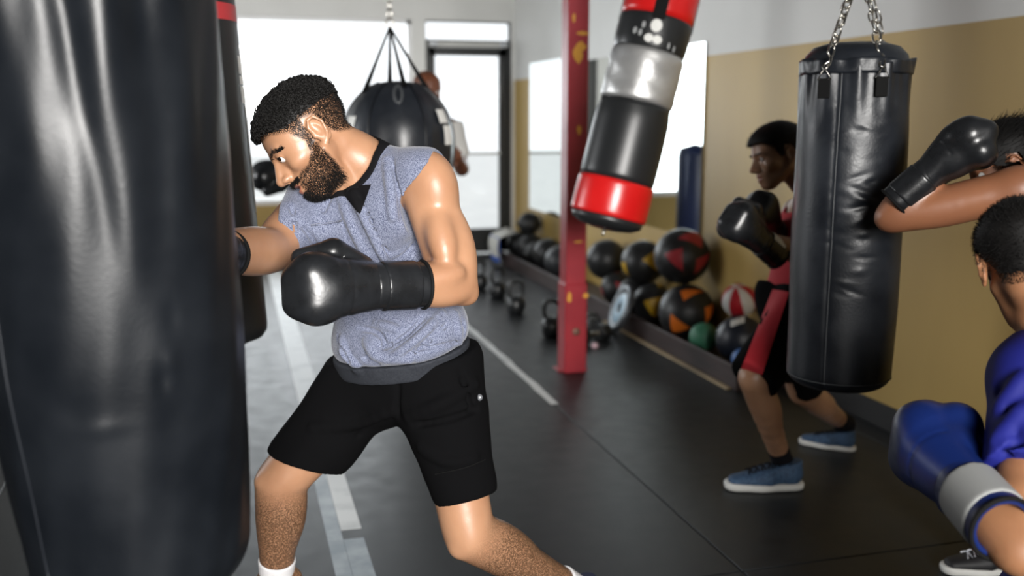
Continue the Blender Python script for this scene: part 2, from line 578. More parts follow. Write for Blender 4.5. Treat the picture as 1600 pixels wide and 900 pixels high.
def bag_surface(bot, top, prof, disp=None, n=120, rows=110, xdir=None):
    """tilted lathe: prof(t)->radius for t 0..1 from bottom to top; disp(theta, s)->radial offset; s in metres from bottom.
    theta 0 faces the camera"""
    bot, top = np.asarray(bot, float), np.asarray(top, float)
    ax = top - bot
    L = np.linalg.norm(ax)
    mid = (bot + top) / 2
    Mx = frame(bot, ax, xdir if xdir is not None else CAM - mid)
    V, Fs = [], []
    for j in range(rows + 1):
        s = L * j / rows
        for i in range(n):
            a = 2 * PI * i / n
            r = prof(s, L) + (disp(a, s) if disp else 0)
            V.append(Mx @ Vector((r * math.cos(a), r * math.sin(a), s)))
    for j in range(rows):
        for i in range(n):
            k = (i + 1) % n
            Fs.append((j * n + i, j * n + k, (j + 1) * n + k, (j + 1) * n + i))
    Fs.append(tuple(range(n))[::-1])
    Fs.append(tuple(rows * n + i for i in range(n)))
    return V, Fs, Mx, L


def on_bag(Mx, prof, L, a, s, off=0.0, disp=None):
    r = prof(s, L) + (disp(a, s) if disp else 0) + off
    return np.array(Mx @ Vector((r * math.cos(a), r * math.sin(a), s)))


def seam_line(Mx, prof, L, a, s0, s1, parent, disp=None, r=0.0016, name='seam', m=None, lean=0.0):
    pts = [on_bag(Mx, prof, L, a + lean * (s - s0), s, 0.0006, disp) for s in np.linspace(s0, s1, 40)]
    MB().tube(pts, r, 6).build(name, m or M_seam, parent, True)


def link_mesh(length, w, r):
    pts = []
    h = length / 2 - w / 2
    for i in range(7):
        a = PI * i / 6
        pts.append((w / 2 * math.cos(a), 0, h + w / 2 * math.sin(a)))
    for i in range(7):
        a = PI + PI * i / 6
        pts.append((w / 2 * math.cos(a), 0, -h + w / 2 * math.sin(a)))
    b = MB().tube(pts, r, 7, closed=True)
    me = bpy.data.meshes.new('chain_link')
    me.from_pydata(b.v, [], b.f)
    me.update()
    me.polygons.foreach_set('use_smooth', np.ones(len(me.polygons), dtype=bool))
    return me


def chain(p0, p1, parent, length=0.042, w=0.024, r=0.0032, m=None, me=None, sag=0.0):
    p0, p1 = np.asarray(p0, float), np.asarray(p1, float)
    L = np.linalg.norm(p1 - p0)
    pitch = length - 2.2 * r
    n = max(2, int(round(L / pitch)))
    me = me or link_mesh(length * (L / n) / pitch, w, r)
    if not me.materials:
        me.materials.append(m or M_steel)
    for i in range(n):
        c = p0 + (p1 - p0) * (i + .5) / n + np.array([0, 0, -sag * math.sin(PI * (i + .5) / n)])
        F = frame((0, 0, 0), p1 - p0)
        F = F @ Matrix.Rotation((PI / 2) * (i % 2) + 0.5, 4, 'Z')
        link('chain_link', me, parent, c, F.to_euler())
    return me


def ceiling_mount(p, parent):
    MB().lathe([(.002, 0), (.05, 0), (.05, -.012), (.014, -.02), (.014, -.05), (.002, -.05)], 20, Matrix.Translation((p[0], p[1], ZC)), cap=False).build('ceiling_mount', M_steel, parent, True)


# --- the big bag in the left foreground
A, B = P(112, -60, 1.41), P(232, 925, 1.585)
fb = thing('heavy_bag', 'large black leather heavy bag filling the left foreground', 'punching bag', B, 'heavy bags hanging from the ceiling')


def fprof(s, L):
    r = 0.187 - 0.030 * max(0, 1 - s / 0.42) ** 1.3
    e = 0.085
    if s < e:
        r *= math.sqrt(max(0.0, 1 - (1 - s / e) ** 2)) * 0.45 + 0.55
    return r


def fdisp(a, s):
    a = angdiff(a, 0)
    up = min(1, max(0, (s - 0.42) / 0.55))
    d = 0
    for (a0, ga, w, amp) in ((-0.62, 0.75, 0.17, .011), (0.16, -0.05, 0.15, .011), (0.75, -0.2, .14, .008), (-1.15, 0.1, .12, .010), (-0.15, 0.45, .10, -.012), (0.45, -.1, .12, -.008), (1.3, .1, .2, .006)):
        c = a0 + ga * (1.0 - s)
        d += amp * gauss(angdiff(a, c), w) * up
    for (a0, s0, wa, ws, amp) in ((0.28, 0.385, .05, .02, -.004), (0.36, 0.41, .06, .016, .003), (0.40, 0.47, .06, .02, -.003), (-.4, .36, .16, .02, -.002), (-.2, .33, .2, .012, .0018)):
        d += amp * gauss(angdiff(a, a0), wa) * gauss(s - s0, ws)
    d += .0012 * math.sin(5 * a + 9 * s) + .0008 * math.sin(17 * a - 23 * s)
    return d


V, Fs, Mx, L = bag_surface(B, A, fprof, fdisp, 200, 170)
mesh('bag_body', V, Fs, M_leather, fb)
seam_line(Mx, fprof, L, -0.88, 0.09, L - .01, fb, fdisp, .0014, lean=-0.06, m=M_leather2)
ap = np.array([A[0], A[1], 2.05])
for k in range(4):
    a = PI / 4 + k * PI / 2
    q = on_bag(Mx, fprof, L, a, L, -.004)
    MB().tube([q - np.array([0, 0, .09]), q + np.array([0, 0, .02]), q * .7 + ap * .3, ap], .011, 6).build('strap', M_web, fb, True)
chain(ap, (A[0], A[1], ZC - .05), fb)
ceiling_mount(A, fb)

# --- second black bag behind it, red band at the top
A2, B2 = P(264, -40, 2.95), P(328, 540, 3.12)
sb = thing('heavy_bag', 'black heavy bag with red band and white print, half hidden behind the foreground bag', 'punching bag', B2, 'heavy bags hanging from the ceiling')


def sprof(s, L):
    r = 0.182
    e = 0.05
    if s < e:
        r *= math.sqrt(max(0, 1 - (1 - s / e) ** 2)) * 0.4 + 0.6
    return r


V, Fs, Mx, L = bag_surface(B2, A2, sprof, None, 64, 60)
mesh('bag_body', V, Fs, M_blackv, sb)
seam_line(Mx, sprof, L, 0, .03, .0301, sb, name='bottom_seam')


def wrap_patch(name, Mx, prof, L, a0, a1, s0, s1, m, parent, off=.0012, n=16, k=4):
    V, Fs = [], []
    for j in range(k + 1):
        for i in range(n + 1):
            V.append(on_bag(Mx, prof, L, a0 + (a1 - a0) * i / n, s0 + (s1 - s0) * j / k, off))
    for j in range(k):
        for i in range(n):
            q = j * (n + 1) + i
            Fs.append((q, q + 1, q + n + 2, q + n + 1))
    return mesh(name, V, Fs, m, parent)


zt = lambda py: 0
sy = lambda py: L * (540 - py) / 580.0
wrap_patch('red_band', Mx, sprof, L, -PI, PI, sy(36), sy(11), mat('faded_red_vinyl', (0.42, 0.035, 0.04), 0.4), sb, n=64)
wrap_patch('red_band_strip', Mx, sprof, L, .15, .48, sy(11), L, MATS['faded_red_vinyl'], sb)
for (u0, u1) in ((88, 115), (118, 131), (134, 160)):
    wrap_patch('white_print', Mx, sprof, L, 1.18, 1.5, sy(u1), sy(u0), M_print, sb)
wrap_patch('cream_strip', Mx, sprof, L, 1.34, 1.62, sy(330), sy(162), M_cream, sb)
ap = np.array([A2[0], A2[1], 2.25])
for k in range(4):
    q = on_bag(Mx, sprof, L, PI / 4 + k * PI / 2, L, -.004)
    chain(q, ap, sb)
chain(ap, (A2[0], A2[1], ZC - .05), sb)
ceiling_mount(A2, sb)

# --- teardrop bag
D0 = 4.55
c0 = P(622, 215, D0)
tb = thing('teardrop_bag', 'round black leather teardrop bag hanging on straps before the window', 'punching bag', P(622, 330, D0))
px_m = D0 / FPX
prof_px = [(2, 128), (26, 131), (45, 140), (62, 156), (74, 174), (82, 196), (85, 220), (84, 245), (78, 272), (66, 298), (48, 318), (26, 330), (4, 334)]
pr = [(r * px_m * 1.02, (215 - y) * px_m) for r, y in prof_px][::-1]
sp = spline([(r, z, 0) for r, z in pr], 4)
MT = Matrix.Translation(Vector(c0))


def lobes(a, z, r):
    return r * (1 - 0.035 * abs(math.sin(3 * (a + 0.35))) ** 6 * (1 if z > -.2 else .5))


MB().lathe([(max(.001, q[0]), q[1]) for q in sp], 96, MT, cap=True, rfun=lobes).build('bag_body', M_leather2, tb, True)
az = math.atan2(*(CAM - c0)[[1, 0]])


def tsurf(a, y, off=.004):
    z = (215 - y) * px_m
    zs = [q[1] for q in sp]
    rs = [q[0] for q in sp]
    r = np.interp(z, zs, rs) + off
    return c0 + np.array([r * math.cos(a), r * math.sin(a), z])


for k in range(6):
    a = az + 0.5 + k * PI / 3
    MB().tube([tsurf(a, y, .001) for y in np.linspace(131, 320, 26)], .006, 6).build('seam_piping', M_leather, tb, True)
# loop tab with ring in the middle
ring = []
for i in range(14):
    t = 2 * PI * i / 14
    ring.append(tsurf(az + .02 + .10 * math.sin(t) * (1 - .25 * math.cos(t + PI)), 150 + 13 * -math.cos(t) + 0, .004))
MB().tube(ring, .007, 6, closed=True).build('hanging_tab', mat('grey_leather', (0.06, 0.065, 0.07), 0.5), tb, True)
for da, y0, y1 in ((-1.02, 182, 207), (1.0, 172, 192), (1.08, 196, 225)):
    V, Fs = [], []
    for j in range(5):
        for i in range(7):
            V.append(tsurf(az + da + (-.14 + .28 * i / 6), y0 + (y1 - y0) * j / 4, .004))
    for j in range(4):
        for i in range(6):
            q = j * 7 + i
            Fs.append((q, q + 7, q + 8, q + 1))
    mesh('white_logo_patch', V, Fs, M_print, tb)
hook = P(609, 42, D0)
for k in range(4):
    a = az + PI * .52 + k * PI / 2 + .2
    q = tsurf(a, 146 if k % 2 == 0 else 140, -.005)
    MB().tube([q, q * .5 + hook * .5, hook], [.013, .007, .005], 6).build('strap', M_web, tb, True)
MB().tube([hook + np.array([.018 * math.cos(t), 0, .018 + .018 * math.sin(t)]) for t in np.linspace(0, 2 * PI, 12, endpoint=False)], .004, 6, closed=True).build('ring', M_steel, tb, True)
chain(hook + np.array([0, 0, .04]), (hook[0], hook[1], ZC - .05), tb)
ceiling_mount(hook, tb)

# --- leaning red, black and silver bag
DS = 4.15
b0, b1 = P(946, 352, DS + .03), P(1060, -105, DS - .05)
rb = thing('heavy_bag', 'swinging red and black vinyl bag with a silver duct tape band beside the red post', 'punching bag', b0, 'heavy bags hanging from the ceiling')
LB = np.linalg.norm(b1 - b0)
sl = lambda py: LB * (352 - py) / 457.0


def rprof(s, L):
    r = 0.160 - 0.010 * s
    if s < .02:
        r -= .012 * (1 - s / .02)
    return r


def rdisp(a, s):
    w = gauss(s - sl(120), .10)
    return .0035 * w * math.sin(6 * a + 30 * s) * math.sin(40 * s) - .006 * gauss(s - sl(165), .03) - .004 * gauss(s - sl(82), .02)


def rsection(name, y0, y1, m, off=0.0, bulge=.0):
    s0, s1 = sl(y0), sl(y1)
    Mx = frame(b0, b1 - b0, CAM - b0)
    V, Fs = [], []
    n, k = 80, 14
    for j in range(k + 1):
        s = s0 + (s1 - s0) * j / k
        ed = min(j, k - j)
        for i in range(n):
            a = 2 * PI * i / n
            r = rprof(s, LB) + rdisp(a, s) + off + bulge * math.sin(PI * j / k) - (.003 if ed == 0 else 0)
            V.append(Mx @ Vector((r * math.cos(a), r * math.sin(a), s)))
    for j in range(k):
        for i in range(n):
            q = (i + 1) % n
            Fs.append((j * n + i, j * n + q, (j + 1) * n + q, (j + 1) * n + i))
    Fs.append(tuple(range(n))[::-1])
    Fs.append(tuple(k * n + i for i in range(n)))
    return mesh(name, V, Fs, m, rb)


rsection('red_end', 338, 282, M_redv, .002, .003)
rsection('black_body', 282, 160, M_blackv, 0, .002)
rsection('duct_tape_band', 161, 82, M_duct, .0015)
rsection('black_collar', 83, 30, M_blackv, 0, .002)
rsection('red_top', 31, -105, M_redv, .001, .002)
Mx = frame(b0, b1 - b0, CAM - b0)
MB().lathe([(.002, -.02), (.05, -.018), (.11, -.008), (.148, .012), (.155, sl(337))], 64, Mx).build('end_cap', M_blackv, rb, True)
MB().tube([Mx @ Vector((.02, 0, -.02)), Mx @ Vector((.02, 0, -.045))], .007, 8).build('bottom_ring', M_steel, rb, True)
for da, w in ((0.03, .085), (PI / 2 + .1, .06), (PI, .06), (-PI / 2, .06)):
    wrap_patch('black_strap', Mx, rprof, LB, da - w * 2.0, da + w * 2.0, sl(40), LB, mat('black_webbing', (0, 0, 0)), rb, .0045)
# printed emblem: round mark on two rounded feet, small letter stubs beside it


def ring_patch(name, a, s, ra, rs, m, off=.0035):
    n = 14
    V = [on_bag(Mx, rprof, LB, a, s, off)] + [on_bag(Mx, rprof, LB, a + ra * math.cos(2 * PI * i / n), s + rs * math.sin(2 * PI * i / n), off) for i in range(n)]
    return mesh(name, V, [(0, 1 + i, 1 + (i + 1) % n) for i in range(n)], m, rb, False)


M_grey = mat('grey_print', (0.30, 0.31, 0.31), 0.5)
ring_patch('emblem', 0.03, sl(50), .15, .026, M_print)
ring_patch('emblem', -0.09, sl(70), .12, .017, M_print)
ring_patch('emblem', 0.14, sl(70), .12, .017, M_print)
for a_, y_, w_ in ((-.34, 64, .05), (-.5, 62, .06), (.48, 74, .035), (.66, 76, .03), (-.3, 52, .05)):
    ring_patch('letter_stub', a_, sl(y_), w_, .014, M_grey)
apx = b1 + unit(b1 - b0) * .45
for k in range(4):
    q = np.array(Mx @ Vector((.13 * math.cos(PI / 4 + k * PI / 2), .13 * math.sin(PI / 4 + k * PI / 2), LB)))
    chain(q, apx, rb)
chain(apx, (apx[0] + .12, apx[1], ZC - .05), rb)
ceiling_mount(apx + np.array([.12, 0, 0]), rb)

# --- the black bag on chains at the right
DR = 2.88
A3, B3 = P(1337, 101, DR), P(1309, 600, DR + .16)
gb = thing('heavy_bag', 'glossy black leather heavy bag on four chains in front of the tan wall', 'punching bag', B3, 'heavy bags hanging from the ceiling')


def gprof(s, L):
    r = 0.152 + 0.006 * math.sin(PI * s / L)
    e = 0.045
    if s < e:
        r *= math.sqrt(max(0, 1 - (1 - s / e) ** 2)) * 0.35 + 0.65
    return r


_r = random.Random(11)
CREASE = [(_r.uniform(-.35, .75), _r.uniform(.30, .86), _r.uniform(.10, .25), _r.uniform(.006, .012), _r.uniform(-.0035, .003), _r.uniform(-.06, .06)) for _ in range(46)]
CREASE += [(0.20, .555, .28, .011, -.006, .03), (.25, .60, .25, .010, -.005, -.05), (.30, .52, .22, .012, .006, .05), (.15, .64, .2, .009, -.004, .05), (.32, .575, .2, .01, .006, -.04)]
CREASE = [(a, s, w, h, amp, t) for (a, s, w, h, amp, t) in CREASE]


def gdisp(a, s):
    a = angdiff(a, 0)
    d = 0.0
    if abs(a) < 1.6:
        for (a0, s0, w, h, amp, tl) in CREASE:
            da = a - a0
            if abs(da) < 2.2 * w:
                d += .75 * amp * gauss(da, w) * gauss(s - s0 - tl * da, h)
    top = max(0, (s - .78) / .22)
    d += .0065 * top * math.sin(11 * a + 1.0) + .003 * top * math.sin(23 * a)
    d += -.004 * gauss(angdiff(a, -.28), .05)
    d += .0012 * math.sin(3 * a + 14 * s)
    return d


V, Fs, Mx, L = bag_surface(B3, A3, gprof, gdisp, 180, 190)
mesh('bag_body', V, Fs, M_leather2, gb)
seam_line(Mx, gprof, L, -0.26, .03, L - .01, gb, gdisp, .0013, lean=.03)
seam_line(Mx, gprof, L, 2.2, .03, L - .01, gb, gdisp, .0013)
pts = [on_bag(Mx, gprof, L, a, .035, .0006) for a in np.linspace(0, 2 * PI, 72, endpoint=False)]
MB().tube(pts, .0014, 6, closed=True).build('bottom_seam', M_seam, gb, True)
# collar rim rising above the stuffing, domed lid
rim = MB()
V, Fs = [], []
n = 120
for j in range(6):
    s = L - .03 + .042 * j / 5
    for i in range(n):
        a = 2 * PI * i / n
        wob = .004 * math.sin(9 * a) + .003 * math.sin(17 * a + 1)
        V.append(Mx @ Vector(((gprof(L, L) + .006 + wob * j / 5) * math.cos(a), (gprof(L, L) + .006 + wob * j / 5) * math.sin(a), s + (.004 * math.sin(5 * a) if j == 5 else 0))))
for j in range(5):
    for i in range(n):
        k = (i + 1) % n
        Fs.append((j * n + i, j * n + k, (j + 1) * n + k, (j + 1) * n + i))
o = mesh('collar_rim', V, Fs, M_leather2, gb)
sm = o.modifiers.new('thick', 'SOLIDIFY')
sm.thickness = .004
MB().lathe([(.148, 0.0), (.142, .025), (.12, .048), (.08, .060), (.03, .064), (.002, .065)], 64, frame(A3, A3 - B3), cap=False).build('lid', M_leather2, gb, True)
apx = P(1346, -58, DR)
lm = link_mesh(.040, .023, .0030)
lm.materials.append(M_steel)
for k, (tx, ty, dd, ri) in enumerate(((1288, 124, -.156, 0), (1379, 121, -.156, 0), (1384, 92, .10, 1), (1300, 82, .10, 1))):
    # D-ring, snap hook and chain of one suspension point
    tri = P(tx, ty, DR + dd)
    tabtop = tri - np.array([0, 0, .006])
    tabbot = tri - np.array([0, 0, .052])
    cxy = np.array([*((A3 + (B3 - A3) * .05)[:2]), 0])
    out = unit(np.array([tri[0], tri[1], 0]) - cxy)
    sdv = np.cross(out, (0, 0, 1.0))
    MB().box((-.018, -.003, 0), (.018, .0015, .055), Matrix(((sdv[0], out[0], 0, tabbot[0]), (sdv[1], out[1], 0, tabbot[1]), (0, 0, 1, tabbot[2]), (0, 0, 0, 1))), b=.002).build('strap_tab', M_web, gb)
    MB().tube([tri + sdv * .019, tri - sdv * .019, tri + np.array([0, 0, .032])], .0028, 7, closed=True).build('d_ring', M_steel, gb, True)
    hk = tri + np.array([0, 0, .026])
    nxt = hk + unit(apx - hk) * .052
    hp = [hk + (nxt - hk) * t + sdv * .009 * math.sin(2 * PI * t) for t in np.linspace(0, 1, 10)]
    hp2 = [hk + (nxt - hk) * t - sdv * .009 * math.sin(PI * t) for t in np.linspace(1, 0, 8)]
    MB().tube(hp + hp2[1:-1], .0034, 7, closed=True).build('snap_hook', M_steel, gb, True)
    chain(nxt, apx, gb, me=lm)
chain(apx, (apx[0], apx[1], ZC - .05), gb, me=lm)
ceiling_mount(apx, gb)
q = P(1330, 69, DR)
MB().tube([P(1312, 70, DR + .05), P(1330, 67.5, DR + .05), P(1358, 68, DR + .05)], .0035, 6).build('spreader_rod', M_steel, gb, True)

# ------------------------------------------------------------------ low tray and the balls
M_wood = mat('dark_brown_timber', (0.045, 0.026, 0.024), 0.5, col2=(0.03, 0.017, 0.016), nscale=4, stretch=(6, 1, 6), bump=.1, bscale=30)
tr = thing('ball_tray', 'long low dark brown timber tray along the tan wall holding balls', 'tray', (2.65, 6.8, 0))
MB().box((2.477, 4.50, .0), (2.795, 9.3, .055)).build('base_board', M_wood, tr)
MB().box((2.450, 4.46, .0), (2.476, 9.3, .125), b=.004).build('front_board', M_wood, tr)
MB().box((2.477, 4.46, .0), (2.795, 4.498, .125), b=.004).build('end_board', M_wood, tr)
st = MB().box((2.415, 4.50, 0.0), (2.445, 6.30, .010), b=.002).build('timber_strip', mat('pale_wood', (0.50, 0.38, 0.22), 0.5, col2=(0.4, 0.29, 0.16), nscale=8), None)
tag(st, 'thin pale wooden strip on the floor along the brown tray', 'wood strip')

M_ballk = mat('black_rubber_ball', (0.014, 0.0145, 0.015), 0.42, bump=.15, bscale=180, bdist=.001)


def sph_tri(c, r, d0, d1, d2, n=8, off=1.006):
    V, Fs = [], []
    idx = {}
    for i in range(n + 1):
        for j in range(n + 1 - i):
            b0_, b1_ = i / n, j / n
            b2_ = 1 - b0_ - b1_
            # bulged edges give the rounded petal outline
            w = unit(b0_ * d0 + b1_ * d1 + b2_ * d2)
            idx[(i, j)] = len(V)
            V.append(c + w * r * off)
    for i in range(n):
        for j in range(n - i):
            Fs.append((idx[(i, j)], idx[(i + 1, j)], idx[(i, j + 1)]))
            if i + j < n - 1:
                Fs.append((idx[(i + 1, j)], idx[(i + 1, j + 1)], idx[(i, j + 1)]))
    return V, Fs


def ball(label, c, r, base, pcol=None, pts=None, extra=None):
    c = np.asarray(c, float)
    t = thing('medicine_ball', label, 'ball', c - np.array([0, 0, r]), 'balls in the tray by the wall')
    MB().sphere(c, r, 48, 28).build('ball_body', base, t, True)
    view = unit(CAM - c)
    rt = unit(np.cross(view, (0, 0, 1.0))) * -1
    rt = CR - view * np.dot(CR, view)
    rt = unit(rt)
    up = np.cross(view, rt) * 1.0
    up = unit(np.cross(rt, view)) * -1
    if up[2] < 0:
        up = -up
    if pts:
        for tri in pts:
            ds = []
            for (x, y) in tri:
                z = math.sqrt(max(0.0, 1 - x * x - y * y))
                ds.append(unit(rt * x + up * y + view * z))
            V, Fs = sph_tri(c, r, *ds)
            mesh('panel', V, Fs, pcol, t)
        for k in range(3):      # the same petals on the far side
            a = k * 2.1
            ds = [unit(-view + .0 * rt + .75 * (rt * math.cos(a + e) + up * math.sin(a + e))) for e in (-.4, .4)] + [unit(-view + .2 * (rt * math.cos(a) + up * math.sin(a)))]
            V, Fs = sph_tri(c, r, *ds)
            mesh('panel', V, Fs, pcol, t)
    return t


M_bred = mat('ball_red', (0.36, 0.022, 0.03), 0.45)
M_borange = mat('ball_orange', (0.72, 0.17, 0.015), 0.45)
M_byel = mat('ball_yellow', (0.60, 0.36, 0.015), 0.45)
M_bwhite = mat('ball_white', (0.78, 0.75, 0.70), 0.45)
ball('big black medicine ball with red panels, topmost of the ball pile', (2.622, 5.51, .556), .170, M_ballk, M_bred,
     [((-.15, .62), (.62, .85), (.68, .28)), ((-.62, .08), (.02, .30), (.05, -.52)), ((.95, .15), (.42, -.62), (.50, -.10))])
ball('black medicine ball with yellow panels and yellow edge beside the red one', (2.647, 6.16, .427), .150, M_ballk, M_byel,
     [((-.05, .10), (.55, .55), (.6, -.38)), ((-.97, .0), (-.62, -.62), (-.78, -.0)), ((.2, .95), (.7, .68), (.62, .75))])
ball('plain black medicine ball next to the red post in the upper row', (2.640, 6.83, .354), .150, M_ballk)
ball('plain black ball wedged in the lower row behind the yellow panelled balls', (2.655, 6.30, .182), .125, M_ballk)
ball('smaller black medicine ball with red panels in the lower row by the post', (2.645, 6.63, .172), .116, M_ballk, M_bred,
     [((-.10, .40), (.65, .15), (.25, -.75)), ((-.9, .1), (-.75, -.5), (-.97, -.15)), ((-.2, .93), (.3, .9), (.1, .97))])
ball('black medicine ball with yellow panels in the lower row', (2.640, 5.97, .185), .130, M_ballk, M_byel,
     [((-.45, .05), (.45, .30), (.15, -.80)), ((.2, .95), (.55, .80), (.3, .75))])
ball('large black medicine ball with orange panels in the lower row', (2.622, 5.42, .227), .170, M_ballk, M_borange,
     [((-.22, .72), (.62, .70), (-.1, .38)), ((-.55, -.05), (-.50, -.70), (.15, -.55)), ((.92, .30), (.62, .15), (.62, -.45))])
rw = ball('small red and white striped ball lying behind the dark lettered ball', (2.700, 4.92, .382), .096, M_bwhite)
cR = np.array([2.700, 4.92, .382])
axr = unit(np.array([-.35, -.25, .85]))
Fm = frame(cR, axr)
for k in range(4):
    V, Fs = [], []
    for j in range(15):
        for i in range(5):
            ph = PI * (.04 + .92 * j / 14)
            a = k * PI / 2 + .55 + (PI / 4) * i / 4
            V.append(Fm @ Vector((.0980 * math.sin(ph) * math.cos(a), .0980 * math.sin(ph) * math.sin(a), .0980 * math.cos(ph))))
    for j in range(14):
        for i in range(4):
            q = j * 5 + i
            Fs.append((q, q + 5, q + 6, q + 1))
    mesh('panel', V, Fs, mat('ball_bright_red', (0.55, 0.02, 0.03), 0.4), rw)
ball('small sea green rubber ball in the tray', (2.585, 5.11, .140), .083, mat('ball_green', (0.06, 0.24, 0.14), 0.55, col2=(.045, .19, .11), nscale=14))
kb_ = ball('dark blue black slam ball with a white lettered patch', (2.650, 4.80, .190), .134, mat('ball_navy_black', (0.010, 0.013, 0.022), 0.4, bump=.2, bscale=90, bdist=.001))
# lettered patch
cB, rB = np.array([2.650, 4.80, .190]), .134
for (x0, x1) in ((-.37, -.20), (-.19, -.02), (-.01, .18)):
    V, Fs = [], []
    view = unit(CAM - cB)
    rt = unit(CR - view * np.dot(CR, view))
    up = np.cross(rt, view)
    up = up if up[2] > 0 else -up
    for j in range(4):
        for i in range(4):
            x = x0 + (x1 - x0) * i / 3
            y = .50 + .26 * j / 3 + .35 * x + .12
            V.append(cB + unit(rt * x + up * y + view * math.sqrt(max(0, 1 - x * x - y * y))) * rB * 1.008)
    for j in range(3):
        for i in range(3):
            q = j * 4 + i
            Fs.append((q, q + 1, q + 5, q + 4))
    mesh('white_lettering', V, Fs, M_print, kb_)
ball('small bright blue ball at the near end of the tray', (2.575, 4.625, .120), .063, mat('ball_blue', (0.04, 0.12, 0.33), 0.5))
ball('dark medicine ball left of the red post, nearer of the two', (2.640, 7.92, .190), .132, mat('ball_charcoal', (0.035, 0.038, 0.042), 0.4))
ball('black medicine ball left of the red post, farther of the two', (2.650, 8.27, .205), .138, M_ballk)

# gloves and wraps piled at the far end of the tray
M_cloth_w = mat('white_cloth', (0.66, 0.66, 0.62), 0.8)
t = thing('towel', 'white and blue towel draped over the far end of the tray', 'towel', (2.52, 9.2, 0))
for nm, m_, x0, x1, dz in (('white_cloth', M_cloth_w, 2.405, 2.455, .30), ('blue_stripe', mat('blue_cloth', (0.03, 0.10, 0.42), 0.8), 2.385, 2.395, .24)):
    V, Fs = [], []
    for j in range(12):
        for i in range(10):
            u, v = i / 9, j / 11
            y = 8.95 + .34 * u
            x = x0 + .04 * math.sin(9 * u) * (1 - v) * .3 - (.04 * math.sin(PI * v) if nm == 'white_cloth' else .0)
            z = .03 + dz * v
            if v > .8 and nm == 'white_cloth':
                x += (v - .8) * .7
            V.append((x, y, z))
    for j in range(11):
        for i in range(9):
            q = j * 10 + i
            Fs.append((q, q + 1, q + 11, q + 10))
    o = mesh(nm, V, Fs, m_, t)
    o.modifiers.new('thick', 'SOLIDIFY').thickness = .006
for i, (x, y, z, s) in enumerate(((2.63, 9.10, .187, .13), (2.66, 8.83, .187, .13), (2.64, 8.57, .167, .11), (2.68, 8.97, .400, .11))):
    t = thing('slam_ball', ['black slam ball lying beside the white towel at the tray end', 'black slam ball second from the tray end', 'small dark slam ball third from the tray end', 'black slam ball perched on the others at the tray end'][i], 'ball', (x, y, z - s), 'slam balls at the far end of the tray')
    MB().sphere((x, y, z), s, 32, 20).build('ball_body', M_ballk, t, True)
    MB().tube([(x - s * .95, y - .3 * s, z), (x - s * 1.12, y, z + .1 * s), (x - s * .95, y + .3 * s, z)], .012, 6).build('grip', M_ballk, t, True)

# ------------------------------------------------------------------ kettlebells, plate, dumbbells on the floor
M_iron = mat('black_cast_iron', (0.012, 0.013, 0.014), 0.33, bump=.2, bscale=120, bdist=.001)
kbp = [(862, 526, 'black kettlebell standing closest to the red post'), (806, 490, 'black kettlebell second from the red post'), (777, 465, 'black kettlebell third from the red post'), (749, 452, 'black kettlebell farthest from the post, half hidden by an elbow')]
for i, (qx, qy, lab) in enumerate(kbp):
    p = onZ(qx, qy, 0)
    t = thing('kettlebell', lab, 'kettlebell', p, 'kettlebells lined up on the rubber floor')
    r = .068
    MB().lathe([(.003, 0), (.045, 0), (.055, .008), (.066, .035), (.070, .065), (.064, .098), (.045, .122), (.02, .132), (.002, .134)], 32, Matrix.Translation(p), cap=False).build('bell', M_iron, t, True)
    hp = spline([(-.030, 0, .110), (-.048, 0, .150), (-.050, 0, .190), (-.036, 0, .228), (0, 0, .236), (.036, 0, .228), (.050, 0, .190), (.048, 0, .150), (.030, 0, .110)], 4)
    ca, sa = math.cos(.25 * i - .3), math.sin(.25 * i - .3)
    MB().tube([p + np.array([q[0] * ca, q[0] * sa, q[2]]) for q in hp], .0155, 10).build('handle', M_iron, t, True)

# steel plate leaning on the tray
c = onX(970, 488, 2.41)
c[2] = .158
t = thing('weight_plate', 'round grey metal weight plate leaning on the tray behind the red post', 'weight plate', (c[0], c[1], 0))
nrm = unit(np.array([-.92, .10, .36]))
Rp = c[2] / math.sqrt(1 - nrm[2] ** 2) + .0
Rp = .158
MB().lathe([(.026, -.012), (.03, -.016), (.10, -.010), (.12, -.010), (.13, -.018), (Rp, -.018), (Rp + .004, -.010), (Rp + .004, .010), (Rp, .018), (.13, .018), (.12, .010), (.10, .010), (.03, .016), (.026, .012)], 48, frame(c, nrm), cap=False).build('disc', mat('grey_iron', (0.16, 0.175, 0.19), 0.35, .6, col2=(.1, .11, .12), nscale=40), t, True)
MB().lathe([(.027, .0125), (.04, .017), (.095, .0115), (.10, .0105)], 40, frame(c, nrm), cap=False).build('hub_face', mat('pale_blue_enamel', (0.33, 0.50, 0.62), 0.3), t, True)

